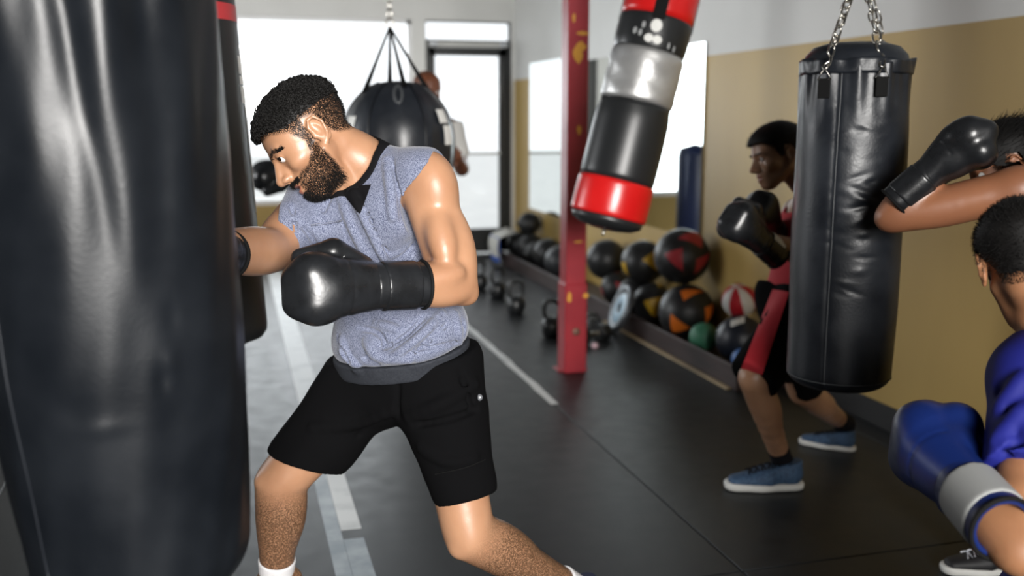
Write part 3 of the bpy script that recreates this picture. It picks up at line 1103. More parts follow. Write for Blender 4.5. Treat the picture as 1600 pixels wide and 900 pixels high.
for i, (qx, qy, lab, ang) in enumerate(((925, 535, 'small black dumbbell lying behind the foot of the red post', .5), (926, 514, 'black hex dumbbell lying between the post and the weight plate', 1.25))):
    p = onZ(qx, qy, 0)
    t = thing('dumbbell', lab, 'dumbbell', p, 'dumbbells behind the red post')
    dv = np.array([math.cos(ang), math.sin(ang), 0])
    h = .058 - .006 * i
    c = p + np.array([0, 0, h * .9])
    for sgn in (-1, 1):
        MB().lathe([(.004, -.045), (h * .8, -.045), (h, -.032), (h, .032), (h * .8, .045), (.004, .045)], 6, frame(c + dv * .10 * sgn, dv, (0, 0, 1)) @ Matrix.Rotation(PI / 6, 4, 'Z'), cap=False).build('head', M_iron, t)
    MB().tube([c - dv * .07, c, c + dv * .07], [.014, .017, .014], 10).build('handle', M_steel, t, True)
p = onZ(925, 541, 0)
o = MB().lathe([(.002, 0), (.018, .0), (.022, .012), (.018, .03), (.002, .032)], 16, frame((p[0], p[1] - .05, .001), (0, 0, 1)), cap=False).build('chalk_lump', mat('pink_chalk', (.6, .42, .46), .8), None, True)
tag(o, 'small pinkish lump on the floor in front of the dumbbells', 'chalk')

# navy free-standing bag near the rear window (seen in the mirror)
p = np.array([1.55, 8.25, 0])
t = thing('standing_bag', 'navy blue free-standing bag near the rear window, seen in the mirror', 'punching bag', p)
MB().lathe([(.003, 0), (.27, 0), (.28, .05), (.24, .16), (.12, .26), (.003, .28)], 40, Matrix.Translation(p), cap=False).build('base', M_blackv, t, True)
MB().lathe([(.003, .27), (.14, .28), (.155, .34), (.155, 1.05), (.14, 1.12), (.003, 1.16)], 40, Matrix.Translation(p), cap=False).build('bag_body', mat('navy_vinyl', (0.012, 0.022, 0.075), 0.4), t, True)
# ------------------------------------------------------------------ figure modelling: blended volumes turned into one skin


class Fld:
    def __init__(s, lo, hi, h):
        s.h = h
        s.lo = np.asarray(lo, float)
        s.n = np.ceil((np.asarray(hi, float) - s.lo) / h).astype(int) + 1
        s.ax = [s.lo[i] + h * np.arange(s.n[i]) for i in range(3)]
        s.d = np.full(tuple(s.n), 0.12, np.float32)

    def box(s, lo, hi):
        a = np.clip(np.floor((np.asarray(lo) - s.lo) / s.h).astype(int), 0, s.n)
        b = np.clip(np.ceil((np.asarray(hi) - s.lo) / s.h).astype(int) + 1, 0, s.n)
        if np.any(b <= a):
            return None, None
        sl = tuple(slice(a[i], b[i]) for i in range(3))
        X = s.ax[0][sl[0]].astype(np.float32)[:, None, None]
        Y = s.ax[1][sl[1]].astype(np.float32)[None, :, None]
        Z = s.ax[2][sl[2]].astype(np.float32)[None, None, :]
        return sl, (X, Y, Z)

    def ev(s, prim, pad):
        f, lo, hi = prim
        sl, g = s.box(np.asarray(lo) - pad, np.asarray(hi) + pad)
        if sl is None:
            return None, None
        return sl, f(*g)

    def add(s, prim, k=0.02):
        sl, v = s.ev(prim, k + 0.04)
        if sl is None:
            return s
        o = s.d[sl]
        if k > 0:
            hh = np.maximum(k - np.abs(o - v), 0) / k
            s.d[sl] = np.minimum(o, v) - hh * hh * k * 0.25
        else:
            s.d[sl] = np.minimum(o, v)
        return s

    def sub(s, prim, k=0.01):
        sl, v = s.ev(prim, k + 0.01)
        if sl is None:
            return s
        o = s.d[sl]
        v = -v
        hh = np.maximum(k - np.abs(o - v), 0) / k
        s.d[sl] = np.maximum(o, v) + hh * hh * k * 0.25
        return s

    def addall(s, prims):
        for p, k in prims:
            s.add(p, k)
        return s

    def grid(s):
        return (s.ax[0].astype(np.float32)[:, None, None], s.ax[1].astype(np.float32)[None, :, None], s.ax[2].astype(np.float32)[None, None, :])

    def clip(s, p, n, k=0.0):
        """keep the half space (x-p).n < 0"""
        X, Y, Z = s.grid()
        n = unit(n)
        v = (X - p[0]) * n[0] + (Y - p[1]) * n[1] + (Z - p[2]) * n[2]
        if k > 0:
            hh = np.maximum(k - np.abs(s.d - v), 0) / k
            s.d = np.maximum(s.d, v) + hh * hh * k * 0.25
        else:
            s.d = np.maximum(s.d, v)
        return s

    def wob(s, amp, freq, seed, stretch=(1, 1, 1), m=7):
        r = np.random.RandomState(seed)
        X, Y, Z = s.grid()
        band = np.abs(s.d) < 0.05
        w = np.zeros(s.d.shape, np.float32)
        for i in range(m):
            d = r.randn(3)
            d = d / np.linalg.norm(d) * freq * r.uniform(.6, 1.6) * np.array(stretch)
            w += np.sin(X * d[0] + Y * d[1] + Z * d[2] + r.uniform(0, 6.28))
        s.d = s.d + np.where(band, amp * w / m, 0)
        return s

    def val(s, p):
        q = (np.asarray(p) - s.lo) / s.h
        if np.any(q < 0) or np.any(q >= s.n - 1.001):
            return 0.1
        i = q.astype(int)
        f = q - i
        c = s.d[i[0]:i[0] + 2, i[1]:i[1] + 2, i[2]:i[2] + 2]
        c = c[0] * (1 - f[0]) + c[1] * f[0]
        c = c[0] * (1 - f[1]) + c[1] * f[1]
        return float(c[0] * (1 - f[2]) + c[1] * f[2])

    def hit(s, x, y, d0, d1):
        """first surface point along the sight line through pixel (x, y)"""
        v = ray(x, y)
        t = d0
        while t < d1:
            g = s.val(CAM + v * t)
            if g < 0:
                for _ in range(6):
                    t -= .0006
                    if s.val(CAM + v * t) > 0:
                        break
                return CAM + v * t
            t += max(.0015, min(g * .7, .03))
        return None

    def surface(s, iso=0.0, smooth=1):
        d = s.d - iso
        h = s.h
        sg = d < 0
        c = [sg[i:sg.shape[0] - 1 + i, j:sg.shape[1] - 1 + j, k:sg.shape[2] - 1 + k] for i in (0, 1) for j in (0, 1) for k in (0, 1)]
        anyv = c[0].copy()
        allv = c[0].copy()
        for q in c[1:]:
            anyv |= q
            allv &= q
        act = anyv & ~allv
        ii = np.argwhere(act)
        idx = np.full(act.shape, -1, np.int32)
        idx[act] = np.arange(len(ii))
        pos = np.zeros((len(ii), 3))
        cnt = np.zeros(len(ii))
        cor = np.array([(i, j, k) for i in (0, 1) for j in (0, 1) for k in (0, 1)])
        vals = np.stack([d[ii[:, 0] + a, ii[:, 1] + b, ii[:, 2] + e] for a, b, e in cor], 1)
        for a in range(8):
            for b in range(a + 1, 8):
                if np.abs(cor[a] - cor[b]).sum() != 1:
                    continue
                m = (vals[:, a] < 0) != (vals[:, b] < 0)
                t = vals[m, a] / (vals[m, a] - vals[m, b])
                pos[m] += cor[a] + t[:, None] * (cor[b] - cor[a])
                cnt[m] += 1
        pos = (ii + pos / cnt[:, None]) * h + s.lo
        F = []
        for ax in range(3):
            o = [slice(None)] * 3
            o1 = [slice(None)] * 3
            o[ax] = slice(0, -1)
            o1[ax] = slice(1, None)
            s0, s1 = sg[tuple(o)], sg[tuple(o1)]
            e = np.argwhere(s0 != s1)
            a1, a2 = [(1, 2), (2, 0), (0, 1)][ax]
            ok = (e[:, a1] > 0) & (e[:, a2] > 0) & (e[:, a1] < s.n[a1] - 1) & (e[:, a2] < s.n[a2] - 1)
            e = e[ok]
            ins = s0[tuple(e.T)]
            q = []
            for (u, v) in ((-1, -1), (0, -1), (0, 0), (-1, 0)):
                g = e.copy()
                g[:, a1] += u
                g[:, a2] += v
                q.append(idx[tuple(g.T)])
            q = np.stack(q, 1)
            q[~ins] = q[~ins][:, ::-1]
            F.append(q)
        F = np.concatenate(F)
        for _ in range(smooth):
            acc = np.zeros_like(pos)
            n = np.zeros(len(pos))
            for a in range(4):
                b = (a + 1) % 4
                np.add.at(acc, F[:, a], pos[F[:, b]])
                np.add.at(acc, F[:, b], pos[F[:, a]])
                np.add.at(n, F[:, a], 1)
                np.add.at(n, F[:, b], 1)
            n[n == 0] = 1
            pos = pos * .5 + .5 * acc / n[:, None]
        return pos, F


def normals(V, F):
    n = np.cross(V[F[:, 2]] - V[F[:, 0]], V[F[:, 3]] - V[F[:, 1]])
    out = np.zeros_like(V)
    for a in range(4):
        np.add.at(out, F[:, a], n)
    return out / (np.linalg.norm(out, axis=1, keepdims=True) + 1e-12)


def cut_faces(V, F, keep):
    """keep faces whose centre passes; drop loose verts"""
    F = F[keep(V[F].mean(1))]
    u, inv = np.unique(F, return_inverse=True)
    return V[u], inv.reshape(F.shape)


def cone(a, b, ra, rb, wide=None, sc=1.0):
    a, b = np.asarray(a, float), np.asarray(b, float)
    ba = b - a
    L2 = max(float(ba @ ba), 1e-9)
    R = max(ra, rb) * max(1, sc)
    w = None if wide is None else unit(wide)

    def f(X, Y, Z):
        px, py, pz = X - a[0], Y - a[1], Z - a[2]
        t = np.clip((px * ba[0] + py * ba[1] + pz * ba[2]) / L2, 0, 1)
        qx, qy, qz = px - t * ba[0], py - t * ba[1], pz - t * ba[2]
        l2 = qx * qx + qy * qy + qz * qz
        if w is not None:
            m = qx * w[0] + qy * w[1] + qz * w[2]
            l2 = l2 - m * m * (1 - 1 / (sc * sc))
        return np.sqrt(l2) - (ra + t * (rb - ra))
    return (f, np.minimum(a, b) - R, np.maximum(a, b) + R)


def ell(c, r, R=None):
    c, r = np.asarray(c, float), np.asarray(r, float)
    R = np.eye(3) if R is None else np.asarray(R, float)   # rows: local axes in world
    ext = np.sqrt(((R * r[:, None]) ** 2).sum(0))

    def f(X, Y, Z):
        px, py, pz = X - c[0], Y - c[1], Z - c[2]
        k0 = k1 = 0
        for i in range(3):
            q = (px * R[i, 0] + py * R[i, 1] + pz * R[i, 2]) / r[i]
            k0 = k0 + q * q
            k1 = k1 + (q / r[i]) ** 2
        k0 = np.sqrt(k0)
        return k0 * (k0 - 1) / np.sqrt(k1 + 1e-9)
    return (f, c - ext, c + ext)


def limb(pts, rad, k=0.012, n=4, wide=None, sc=1.0):
    P4 = spline([np.append(p, r) for p, r in zip(pts, rad)], n)
    return [(cone(P4[i][:3], P4[i + 1][:3], P4[i][3], P4[i + 1][3], wide, sc), k) for i in range(len(P4) - 1)]


def basis(x, z):
    """rows: x, y, z (right-handed), z made square to x"""
    x = unit(x)
    z = unit(np.asarray(z, float) - x * np.dot(x, z))
    return np.array([x, np.cross(z, x), z])


def strands(parent, name, roots, nrm, comb, length, rad, material, seed=1, jit=.5, curl=.35, segs=3):
    r = np.random.RandomState(seed)
    n = len(roots)
    d = nrm + comb + r.randn(n, 3) * jit
    d /= np.linalg.norm(d, axis=1, keepdims=True)
    b = np.cross(d, r.randn(n, 3))
    b /= np.linalg.norm(b, axis=1, keepdims=True)
    c = np.cross(d, b)
    L = length * r.uniform(.6, 1.2, n)
    V = np.zeros((n, segs + 1, 3, 3))
    for j in range(segs + 1):
        t = j / segs
        ctr = roots + d * (L * t)[:, None] + b * (L * curl * t * t)[:, None]
        rr = rad * (1 - .75 * t)
        for i in range(3):
            a = 2 * PI * i / 3
            V[:, j, i] = ctr + rr * (math.cos(a) * b + math.sin(a) * c)
    F = []
    base = np.arange(n)[:, None] * (segs + 1) * 3
    for j in range(segs):
        for i in range(3):
            k = (i + 1) % 3
            F.append(base + np.array([[j * 3 + i, j * 3 + k, j * 3 + 3 + k, j * 3 + 3 + i]]))
    o = mesh(name, V.reshape(-1, 3), np.concatenate(F), material, parent)
    return o


def curls(parent, name, ctr, nrm, R, r, material, seed=1):
    g = np.random.RandomState(seed)
    n = len(ctr)
    ax = nrm * .2 + g.randn(n, 3)
    ax /= np.linalg.norm(ax, axis=1, keepdims=True)
    u = np.cross(ax, g.randn(n, 3))
    u /= np.linalg.norm(u, axis=1, keepdims=True)
    w = np.cross(ax, u)
    Rn = R * g.uniform(.7, 1.25, n)
    nu, nv = 9, 4
    V = np.zeros((n, nu, nv, 3))
    for i in range(nu):
        a = 2 * PI * i / nu
        e = u * math.cos(a) + w * math.sin(a)
        for j in range(nv):
            b = 2 * PI * j / nv
            V[:, i, j] = ctr + e * (Rn + r * math.cos(b))[:, None] + ax * (r * math.sin(b))
    base = np.arange(n)[:, None] * nu * nv
    F = []
    for i in range(nu):
        for j in range(nv):
            i2, j2 = (i + 1) % nu, (j + 1) % nv
            F.append(base + np.array([[i * nv + j, i2 * nv + j, i2 * nv + j2, i * nv + j2]]))
    return mesh(name, V.reshape(-1, 3), np.concatenate(F), material, parent)


# ------------------------------------------------------------------ heads
def head_prims(c, R, S=1.0, open_mouth=True):
    """R rows: forward, left, up in world. returns (adds, subs)"""
    c = np.asarray(c, float)
    w = lambda p: c + S * (p[0] * R[0] + p[1] * R[1] + p[2] * R[2])
    rad = lambda r: np.asarray(r, float) * S

    def rot(ax, an):
        ca, sa = math.cos(an), math.sin(an)
        if ax == 1:
            return np.array([ca * R[0] + sa * R[2], R[1], -sa * R[0] + ca * R[2]])
        if ax == 2:
            return np.array([ca * R[0] + sa * R[1], -sa * R[0] + ca * R[1], R[2]])
        return R
    E = lambda p, r, q=R: ell(w(p), rad(r), q)
    Cn = lambda a, b, ra, rb: cone(w(a), w(b), ra * S, rb * S)
    A = []
    A += [(E((-.010, 0, .033), (.098, .076, .081)), .02), (E((.040, 0, .030), (.052, .060, .056)), .03)]
    A += [(Cn((.030, 0, -.015), (.043, 0, -.078), .058, .040), .035)]
    A += [(E((.073, 0, -.105), (.020, .024, .016)), .022), (E((.070, 0, -.070), (.028, .033, .030)), .025)]
    for s in (-1, 1):
        A += [(Cn((-.006, s * .052, -.052), (.060, s * .020, -.108), .017, .014), .025)]
        A += [(E((.052, s * .045, -.032), (.028, .019, .018)), .022)]
        A += [(Cn((.078, s * .042, .016), (.092, s * .010, .013), .009, .0085), .014)]
    # nose
    A += [(Cn((.082, 0, .004), (.094, 0, -.042), .011, .0175), .008), (Cn((.092, 0, .006), (.117, 0, -.036), .0075, .0105), .010), (E((.116, 0, -.040), (.012, .011, .010)), .006)]
    for s in (-1, 1):
        A += [(E((.104, s * .0125, -.043), (.012, .0075, .008)), .005)]
    # lips
    A += [(E((.0945, 0, -.0655), (.010, .023, .0055)), .006), (E((.0925, 0, -.083), (.010, .019, .0065)), .006)]
    Sb = []
    for s in (-1, 1):
        Sb += [(E((.100, s * .033, -.004), (.019, .018, .0115)), .012)]
        Sb += [(E((.107, s * .0065, -.051), (.006, .0035, .004)), .002)]
    Sb += [(E((.104, 0, -.0745), (.016, .0205, .0042 if open_mouth else .0012)), .003)]
    A2 = []
    for s in (-1, 1):   # lids over the eyeball, then ears
        A2 += [(E((.0800, s * .0325, .0015), (.0140, .0150, .0125)), .004)]
        q = rot(1, -.22)
        A2 += [(E((-.016, s * .0775, -.012), (.0195, .0075, .0315), rot(1, -.22)), .006)]
    Sb2 = []
    for s in (-1, 1):
        Sb2 += [(E((.0935, s * .0330, -.0035), (.016, .0142, .0066)), .0015)]
        Sb2 += [(E((-.011, s * .0865, -.010), (.0105, .0065, .020), rot(1, -.22)), .003)]
    A3 = []
    for s in (-1, 1):   # ear rim and lobe
        pts = [(-.004, s * .0800, -.016), (.000, s * .0805, .004), (-.010, s * .0840, .018), (-.024, s * .0865, .017), (-.033, s * .0865, -.002), (-.027, s * .0845, -.026), (-.014, s * .0790, -.042)]
        for i in range(len(pts) - 1):
            A3 += [(Cn(pts[i], pts[i + 1], .0032, .0032), .003)]
        A3 += [(E((-.011, s * .0785, -.040), (.007, .0045, .008)), .004), (E((.001, s * .0785, -.018), (.004, .004, .006)), .003)]
    return A, Sb, A2, Sb2, A3


def head_local(V, c, R, S=1.0):
    return ((V - c) / S) @ R.T


HX = [-.14, -.075, -.050, -.036, -.030, .000, .006, .020, .034, .040, .062, .075, .11]
HZ = [-.050, -.050, -.040, -.020, .022, .030, -.012, -.015, .010, .026, .040, .050, .050]


def hair_height(q):
    """signed height over the hairline in head space (positive = hair grows)"""
    zl = np.interp(q[:, 0], HX, HZ)
    return q[:, 2] - zl


def beard_mask(q):
    x, y, z = q[:, 0], np.abs(q[:, 1]), q[:, 2]
    cheek = np.interp(x, [.000, .018, .030, .050, .070, .084, .12], [.02, .0, -.034, -.050, -.050, -.054, -.054])
    m = np.clip((cheek - z) / .008, 0, 1)
    m *= np.clip((x - .002 - np.clip(-.04 - z, 0, .05) * -.10) / .008, 0, 1)
    m *= np.clip((z + .135) / .012, 0, 1)
    lips = ((x > .082) & (y < .025) & (z > -.0905) & (z < -.0605))
    m[lips] = 0
    # bare skin beside the moustache and over the soul patch
    m[(x > .070) & (z > -.092) & (z < -.066) & (y > .024) & (y < .030)] *= .6
    m[(x > .086) & (z > -.056)] = 0
    return m


# ------------------------------------------------------------------ boxing gloves (one master shape)
def glove_master(h=.0036):
    f = Fld((-.17, -.10, -.12), (.22, .14, .11), h)
    W = (0, 1, 0)
    f.addall([(cone((-.02, 0, -.002), (.085, 0, .008), .043, .056, W, 1.18), .02), (cone((.118, -.030, .006), (.122, .026, .010), .048, .050), .02),
              (cone((.106, -.030, -.044), (.108, .022, -.044), .042, .044), .012), (ell((.062, 0, -.030), (.06, .056, .036)), .02), (cone((.150, -.028, -.018), (.150, .020, -.016), .030, .030), .02)])
    f.addall([(cone((.000, .044, -.020), (.062, .078, -.022), .027, .029), .006), (cone((.062, .078, -.022), (.126, .066, -.040), .029, .024), .006)])
    # seam grooves around the fist and between thumb and hand
    pts = [(.052, .0635 * math.cos(a) * 1.0, .006 + .0535 * math.sin(a)) for a in np.linspace(-.2, PI + .2, 14)]
    for i in range(13):
        f.sub(cone(pts[i], pts[i + 1], .0026, .0026), .003)
    f.sub(cone((.09, .045, .02), (.15, .04, -.01), .002, .002), .003)
    f.wob(.0014, 60, 5)
    hand = f.surface(0, 1)
    f = Fld((-.17, -.10, -.10), (.05, .10, .10), h)
    f.addall([(cone((-.128, 0, 0), (-.015, 0, 0), .0465, .0455, W, 1.10), .01)])
    f.clip((-.132, 0, 0), (-1, 0, 0), .006)
    f.clip((-.008, 0, 0), (1, 0, 0), .004)
    f.sub(cone((-.20, 0, 0), (-.07, 0, 0), .038, .036, W, 1.1), .004)
    cuff = f.surface(0, 1)
    f = Fld((-.17, -.10, -.10), (.05, .10, .10), h)
    f.addall([(cone((-.110, 0, 0), (-.022, 0, 0), .0492, .0488, W, 1.10), .01)])
    f.clip((-.112, 0, 0), (-1, 0, 0), .004)
    f.clip((-.030, 0, 0), (1, 0, 0), .004)
    f.sub(cone((-.20, 0, 0), (-.05, 0, 0), .040, .040, W, 1.1), .003)
    strap = f.surface(0, 1)
    rim = []
    for i in range(40):
        a = 2 * PI * i / 40
        rim.append((-.131, .047 * 1.1 * math.cos(a), .047 * math.sin(a)))
    return hand, cuff, strap, rim


GLOVE = glove_master()


def glove(parent, wrist, knuckle, back, thumb_side, S, mats, mirror=False, patch=None, name='boxing_glove'):
    """wrist/knuckle give the axis (x); back = direction of the back of the hand (z); thumb on +y unless mirrored"""
    x = unit(np.asarray(knuckle, float) - wrist)
    z = unit(np.asarray(back, float) - x * np.dot(x, back))
    y = np.cross(z, x)
    if mirror:
        y = -y
    T = lambda V: np.asarray(wrist) + S * (np.asarray(V)[:, :1] * x + np.asarray(V)[:, 1:2] * y + np.asarray(V)[:, 2:3] * z)
    fl = (lambda F: F[:, ::-1]) if mirror else (lambda F: F)
    g = mesh(name, T(GLOVE[0][0]), fl(GLOVE[0][1]), mats[0], parent)
    mesh('cuff', T(GLOVE[1][0]), fl(GLOVE[1][1]), mats[0], g)
    mesh('wrist_strap', T(GLOVE[2][0]), fl(GLOVE[2][1]), mats[1], g)
    MB().tube(list(T(np.array(GLOVE[3]))), .0038 * S, 6, closed=True).build('edge_binding', mats[2], g, True)
    if patch:
        a0, a1, x0, x1, m = patch
        V, Fs = [], []
        for j in range(4):
            for i in range(10):
                a = a0 + (a1 - a0) * i / 9
                V.append((x0 + (x1 - x0) * j / 3, .0505 * 1.10 * math.cos(a), .0505 * math.sin(a)))
        for j in range(3):
            for i in range(9):
                q = j * 10 + i
                Fs.append((q, q + 1, q + 11, q + 10))
        mesh('strap_label', T(np.array(V)), Fs, m, g)
    return g


# ------------------------------------------------------------------ shoes
def shoe_master(h=.005):
    out = []
    f = Fld((-.05, -.07, -.02), (.32, .07, .16), h)
    W = (0, 1, 0)
    f.addall([(cone((.045, 0, .050), (.13, 0, .048), .036, .038, W, 1.0), .02), (cone((.13, .004, .042), (.240, .006, .030), .034, .021, W, 1.5), .02),
              (cone((.050, 0, .055), (.045, 0, .098), .034, .036), .02), (cone((.055, 0, .095), (.13, 0, .062), .028, .030), .02)])
    f.clip((0, 0, .018), (0, 0, -1), .006)
    f.clip((.05, 0, .094), (.22, 0, 1), .006)
    out.append(f.surface(0, 1))
    f = Fld((-.05, -.08, -.02), (.32, .08, .06), h)
    f.addall([(cone((.042, 0, .018), (.15, .003, .018), .041, .046), .02), (cone((.15, .003, .018), (.235, .006, .022), .046, .040), .02)])
    f.clip((0, 0, .024), (-.02, 0, 1), .004)
    f.clip((0, 0, .001), (0, 0, -1), .004)
    out.append(f.surface(0, 1))
    return out


SHOE = shoe_master()


def shoe(parent, heel, toe, S, mats, laces=True, up=(0, 0, 1), name='shoe'):
    x = unit(np.asarray(toe, float) - heel)
    z = unit(np.asarray(up, float) - x * np.dot(x, up))
    y = np.cross(z, x)
    T = lambda V: np.asarray(heel) + S * (np.asarray(V)[:, :1] * x + np.asarray(V)[:, 1:2] * y + np.asarray(V)[:, 2:3] * z)
    g = mesh(name, T(SHOE[0][0]), SHOE[0][1], mats[0], parent)
    mesh('sole', T(SHOE[1][0]), SHOE[1][1], mats[1], g)
    if laces:
        b = MB()
        for i in range(5):
            xx = .10 + .022 * i
            zz = .095 - .30 * (xx - .10)
            b.tube(list(T(np.array([(xx - .008, -.026, zz - .010), (xx, 0, zz + .002), (xx + .008, .026, zz - .010)]))), .0028 * S, 5)
            b.tube(list(T(np.array([(xx + .008, -.026, zz - .012), (xx, 0, zz + .003), (xx - .008, .026, zz - .010)]))), .0028 * S, 5)
        b.build('laces', mats[2], g, True)
    return g
# ------------------------------------------------------------------ the boxer in the grey blue tank top
def fld_for(prims, h, pad=.03):
    lo = np.min([p[0][1] for p in prims], axis=0) - pad
    hi = np.max([p[0][2] for p in prims], axis=0) + pad
    return Fld(lo, hi, h)


def skin_mat(name, c1, c2, hairc, rough=.33, sss=.10, leghair_shade=1.7):  # leg hair tint, strengthened to paint in the dimmer light low down
    return mat(name, c1, rough, col2=c2, nscale=9, nlo=.3, nhi=.7, bump=.12, bscale=170, bdist=.0015, sss=sss, rough2=rough + .12, spec=.5,
               attr=[('lip', (c1[0] * .72, c1[1] * .40, c1[2] * .42), 0, .8), ('hairdark', hairc, 420, 1.5), ('leghair_shade', (c1[0] * .25, c1[1] * .24, c1[2] * .22), 330, leghair_shade)])


M_hair = mat('black_hair', (0.005, 0.0045, 0.0042), 0.62, spec=.22)
M_skinA = skin_mat('skin_tan', (0.41, 0.222, 0.128), (0.34, 0.172, 0.095), (0.018, 0.012, 0.009))
M_heather = mat('heather_blue_grey_jersey', (0.215, 0.236, 0.315), 0.9, spec=.15, col2=(0.046, 0.054, 0.10), nscale=600, ndetail=2, nlo=.38, nhi=.66, stretch=(1, 1, .55), sheen=.2, bump=.25, bscale=260, bdist=.001)
M_rib = mat('charcoal_rib_knit', (0.028, 0.031, 0.038), 0.8, spec=.2, col2=(.02, .022, .028), nscale=200, bump=.2, bscale=400, bdist=.001)
M_collar = mat('black_knit', (0.005, 0.005, 0.006), 0.9, spec=.12)
M_short = mat('black_jersey', (0.003, 0.003, 0.0034), 0.95, spec=.06, bump=.2, bscale=220, bdist=.001)
M_sock = mat('white_sock', (0.62, 0.61, 0.62), 0.85, bump=.4, bscale=160, stretch=(1, 1, .1), bdist=.002)
M_gl = mat('glove_black_leather', (0.009, 0.0095, 0.0105), 0.25, col2=(.013, .014, .016), nscale=20, rough2=.36, bump=.2, bscale=120, bdist=.0012)
M_eye = mat('eye_white', (0.72, 0.70, 0.67), 0.2, coat=.5)
M_iris = mat('iris_dark', (0.02, 0.011, 0.006), 0.15)
M_teeth = mat('teeth', (0.55, 0.52, 0.46), 0.3)
M_navyshoe = mat('navy_shoe', (0.012, 0.014, 0.03), 0.6)
M_mouth = mat('mouth_dark', (.05, .012, .012), .5)
TC = -CF            # towards the viewer


def build_person(name, label, base, body, headspec, skinm, h=.006, hh=.0024, plane=None, extra_attr=None, cat='person', group=None):
    """body: prim list (world). headspec: dict(c,R,S,open) or None. returns thing, body obj, (V, F, normals), head-local coords"""
    t = thing(name, label, cat, base, group)
    f = fld_for(body, h)
    f.addall(body)
    V, F = f.surface(0, 1)
    c, R, S = headspec['c'], headspec['R'], headspec['S']
    n = unit(plane[1])
    p0 = np.asarray(plane[0], float)
    V, F = cut_faces(V, F, lambda q: ((q - p0) @ n < 0) | (np.linalg.norm(q - p0, axis=1) > .15))
    A, Sb, A2, Sb2, A3 = head_prims(c, R, S, headspec.get('open', False))
    hb = [q for q in A]
    fh = Fld(c - .175 * S, c + .175 * S, hh)
    for (pr, k) in body:
        if np.all(np.asarray(pr[1]) < c + .2) and np.all(np.asarray(pr[2]) > c - .2):
            fh.add(pr, k)
    # the neck keeps its own volume, the head blends into it
    fh.addall(A)
    for p, k in Sb:
        fh.sub(p, k * S)
    fh.addall(A2)
    for p, k in Sb2:
        fh.sub(p, k * S)
    fh.addall(A3)
    V2, F2 = fh.surface(0, 1)
    lim = .172 * S
    V2, F2 = cut_faces(V2, F2, lambda q: ((q - p0) @ n > -.004) & (np.abs(q - c).max(1) < lim) & (head_local(q, c, R, S)[:, 0] < .136) & (np.abs(head_local(q, c, R, S)[:, 1]) < .105) & (head_local(q, c, R, S)[:, 2] > -.155))
    nb = len(V)
    VV = np.concatenate([V, V2])
    FF = np.concatenate([F, F2 + nb])
    q = head_local(VV, c, R, S)
    ishead = np.arange(len(VV)) >= nb
    lip = np.where(ishead & (q[:, 0] > .082) & (np.abs(q[:, 1]) < .024 - np.abs(q[:, 2] + .0745) * .7) & (q[:, 2] > -.0905) & (q[:, 2] < -.060), 1.0, 0)
    hd = np.zeros(len(VV))
    hd[ishead] = np.clip(hair_height(q[ishead]) / .012 + .3, 0, 1)
    if headspec.get('bald'):
        hd[:] = 0
    if headspec.get('beard'):
        hd = np.maximum(hd, np.where(ishead, beard_mask(q), 0) * .9)
    br = np.zeros(len(VV))
    at = {'lip': lip, 'hairdark': np.maximum(hd, br), 'leghair_shade': extra_attr(VV) if extra_attr else np.zeros(len(VV))}
    o = mesh('body', VV, FF, skinm, t, attrs=at)
    N2 = normals(V2, F2)
    # eyes
    if headspec.get('eyes', True):
        for s in (-1, 1):
            e = c + S * (.0795 * R[0] + s * .0325 * R[1] - .002 * R[2])
            eo = MB().sphere(e, .0122 * S, 24, 16).build('eye', M_eye, t, True)
            look = unit(R[0] + headspec.get('look', np.zeros(3)))
            MB().lathe([(.0001, .0126 * S), (.0052 * S, .01165 * S), (.0058 * S, .0113 * S)], 20, frame(e, look), cap=False).build('iris', M_iris, eo, True)
    return t, o, (V2, F2, N2), head_local(V2, c, R, S), fh


def pick(rs, w, n):
    p = w / w.sum()
    return rs.choice(len(w), n, replace=True, p=p)


def fine_hair(t, hm, q, c, R, S, n, length, rad, seed=3, name='hair', comb=(0, 0, 0), jit=.4, lo=.0, hi=9, m=None, curl=.3):
    """short straight hair over the scalp"""
    V, F, N = hm
    hgt = hair_height(q)
    w = ((hgt > lo) & (hgt < hi)).astype(float)
    w[q[:, 2] < -.07] = 0
    w[np.abs(q[:, 1]) > .0785] = 0
    rs = np.random.RandomState(seed)
    i = pick(rs, w, n)
    cv = np.asarray(comb) @ R
    return strands(t, name, V[i] + rs.randn(n, 3) * .0012, N[i], cv, length, rad, m or M_hair, seed, jit, curl)


# --- pose (pixel + distance -> point in the hall)
hf = math.radians(41)
hy = math.radians(13)
fwd = unit(-math.cos(hf) * math.cos(hy) * CR - math.sin(hf) * CU + math.cos(hf) * math.sin(hy) * TC)
upv = -math.sin(hf) * CR + math.cos(hf) * CU + .10 * TC
upv = unit(upv - fwd * (upv @ fwd))
RH = np.array([fwd, np.cross(upv, fwd), upv])
SH = 1.02
ear = P(497, 203, 2.235)
HC = ear - SH * (-.014 * RH[0] + .080 * RH[1] - .012 * RH[2])
Lsh, Rsh = P(664, 284, 2.29), P(487, 322, 2.47)
Lel, Lwr = P(711, 444, 2.27), P(572, 448, 2.095)
Rel, Rwr = P(424, 392, 2.26), P(310, 394, 1.985)
neckb = P(574, 262, 2.38)
pel = P(628, 585, 2.52)
xt = unit(Lsh - Rsh)
zt_ = unit(neckb - pel)
RT = basis(xt, zt_)            # rows: left, back?, spine
if RT[1] @ TC > 0:
    front = RT[1]
else:
    front = -RT[1]
Rhip, Lhip = P(588, 590, 2.57), P(684, 590, 2.47)
Rkn, Ran = P(437, 752, 2.585), P(432, 902, 2.70)
Lkn, Lan = P(733, 836, 2.45), P(896, 922, 2.71)
skullb = HC + SH * (-.035 * RH[0] - .055 * RH[2])

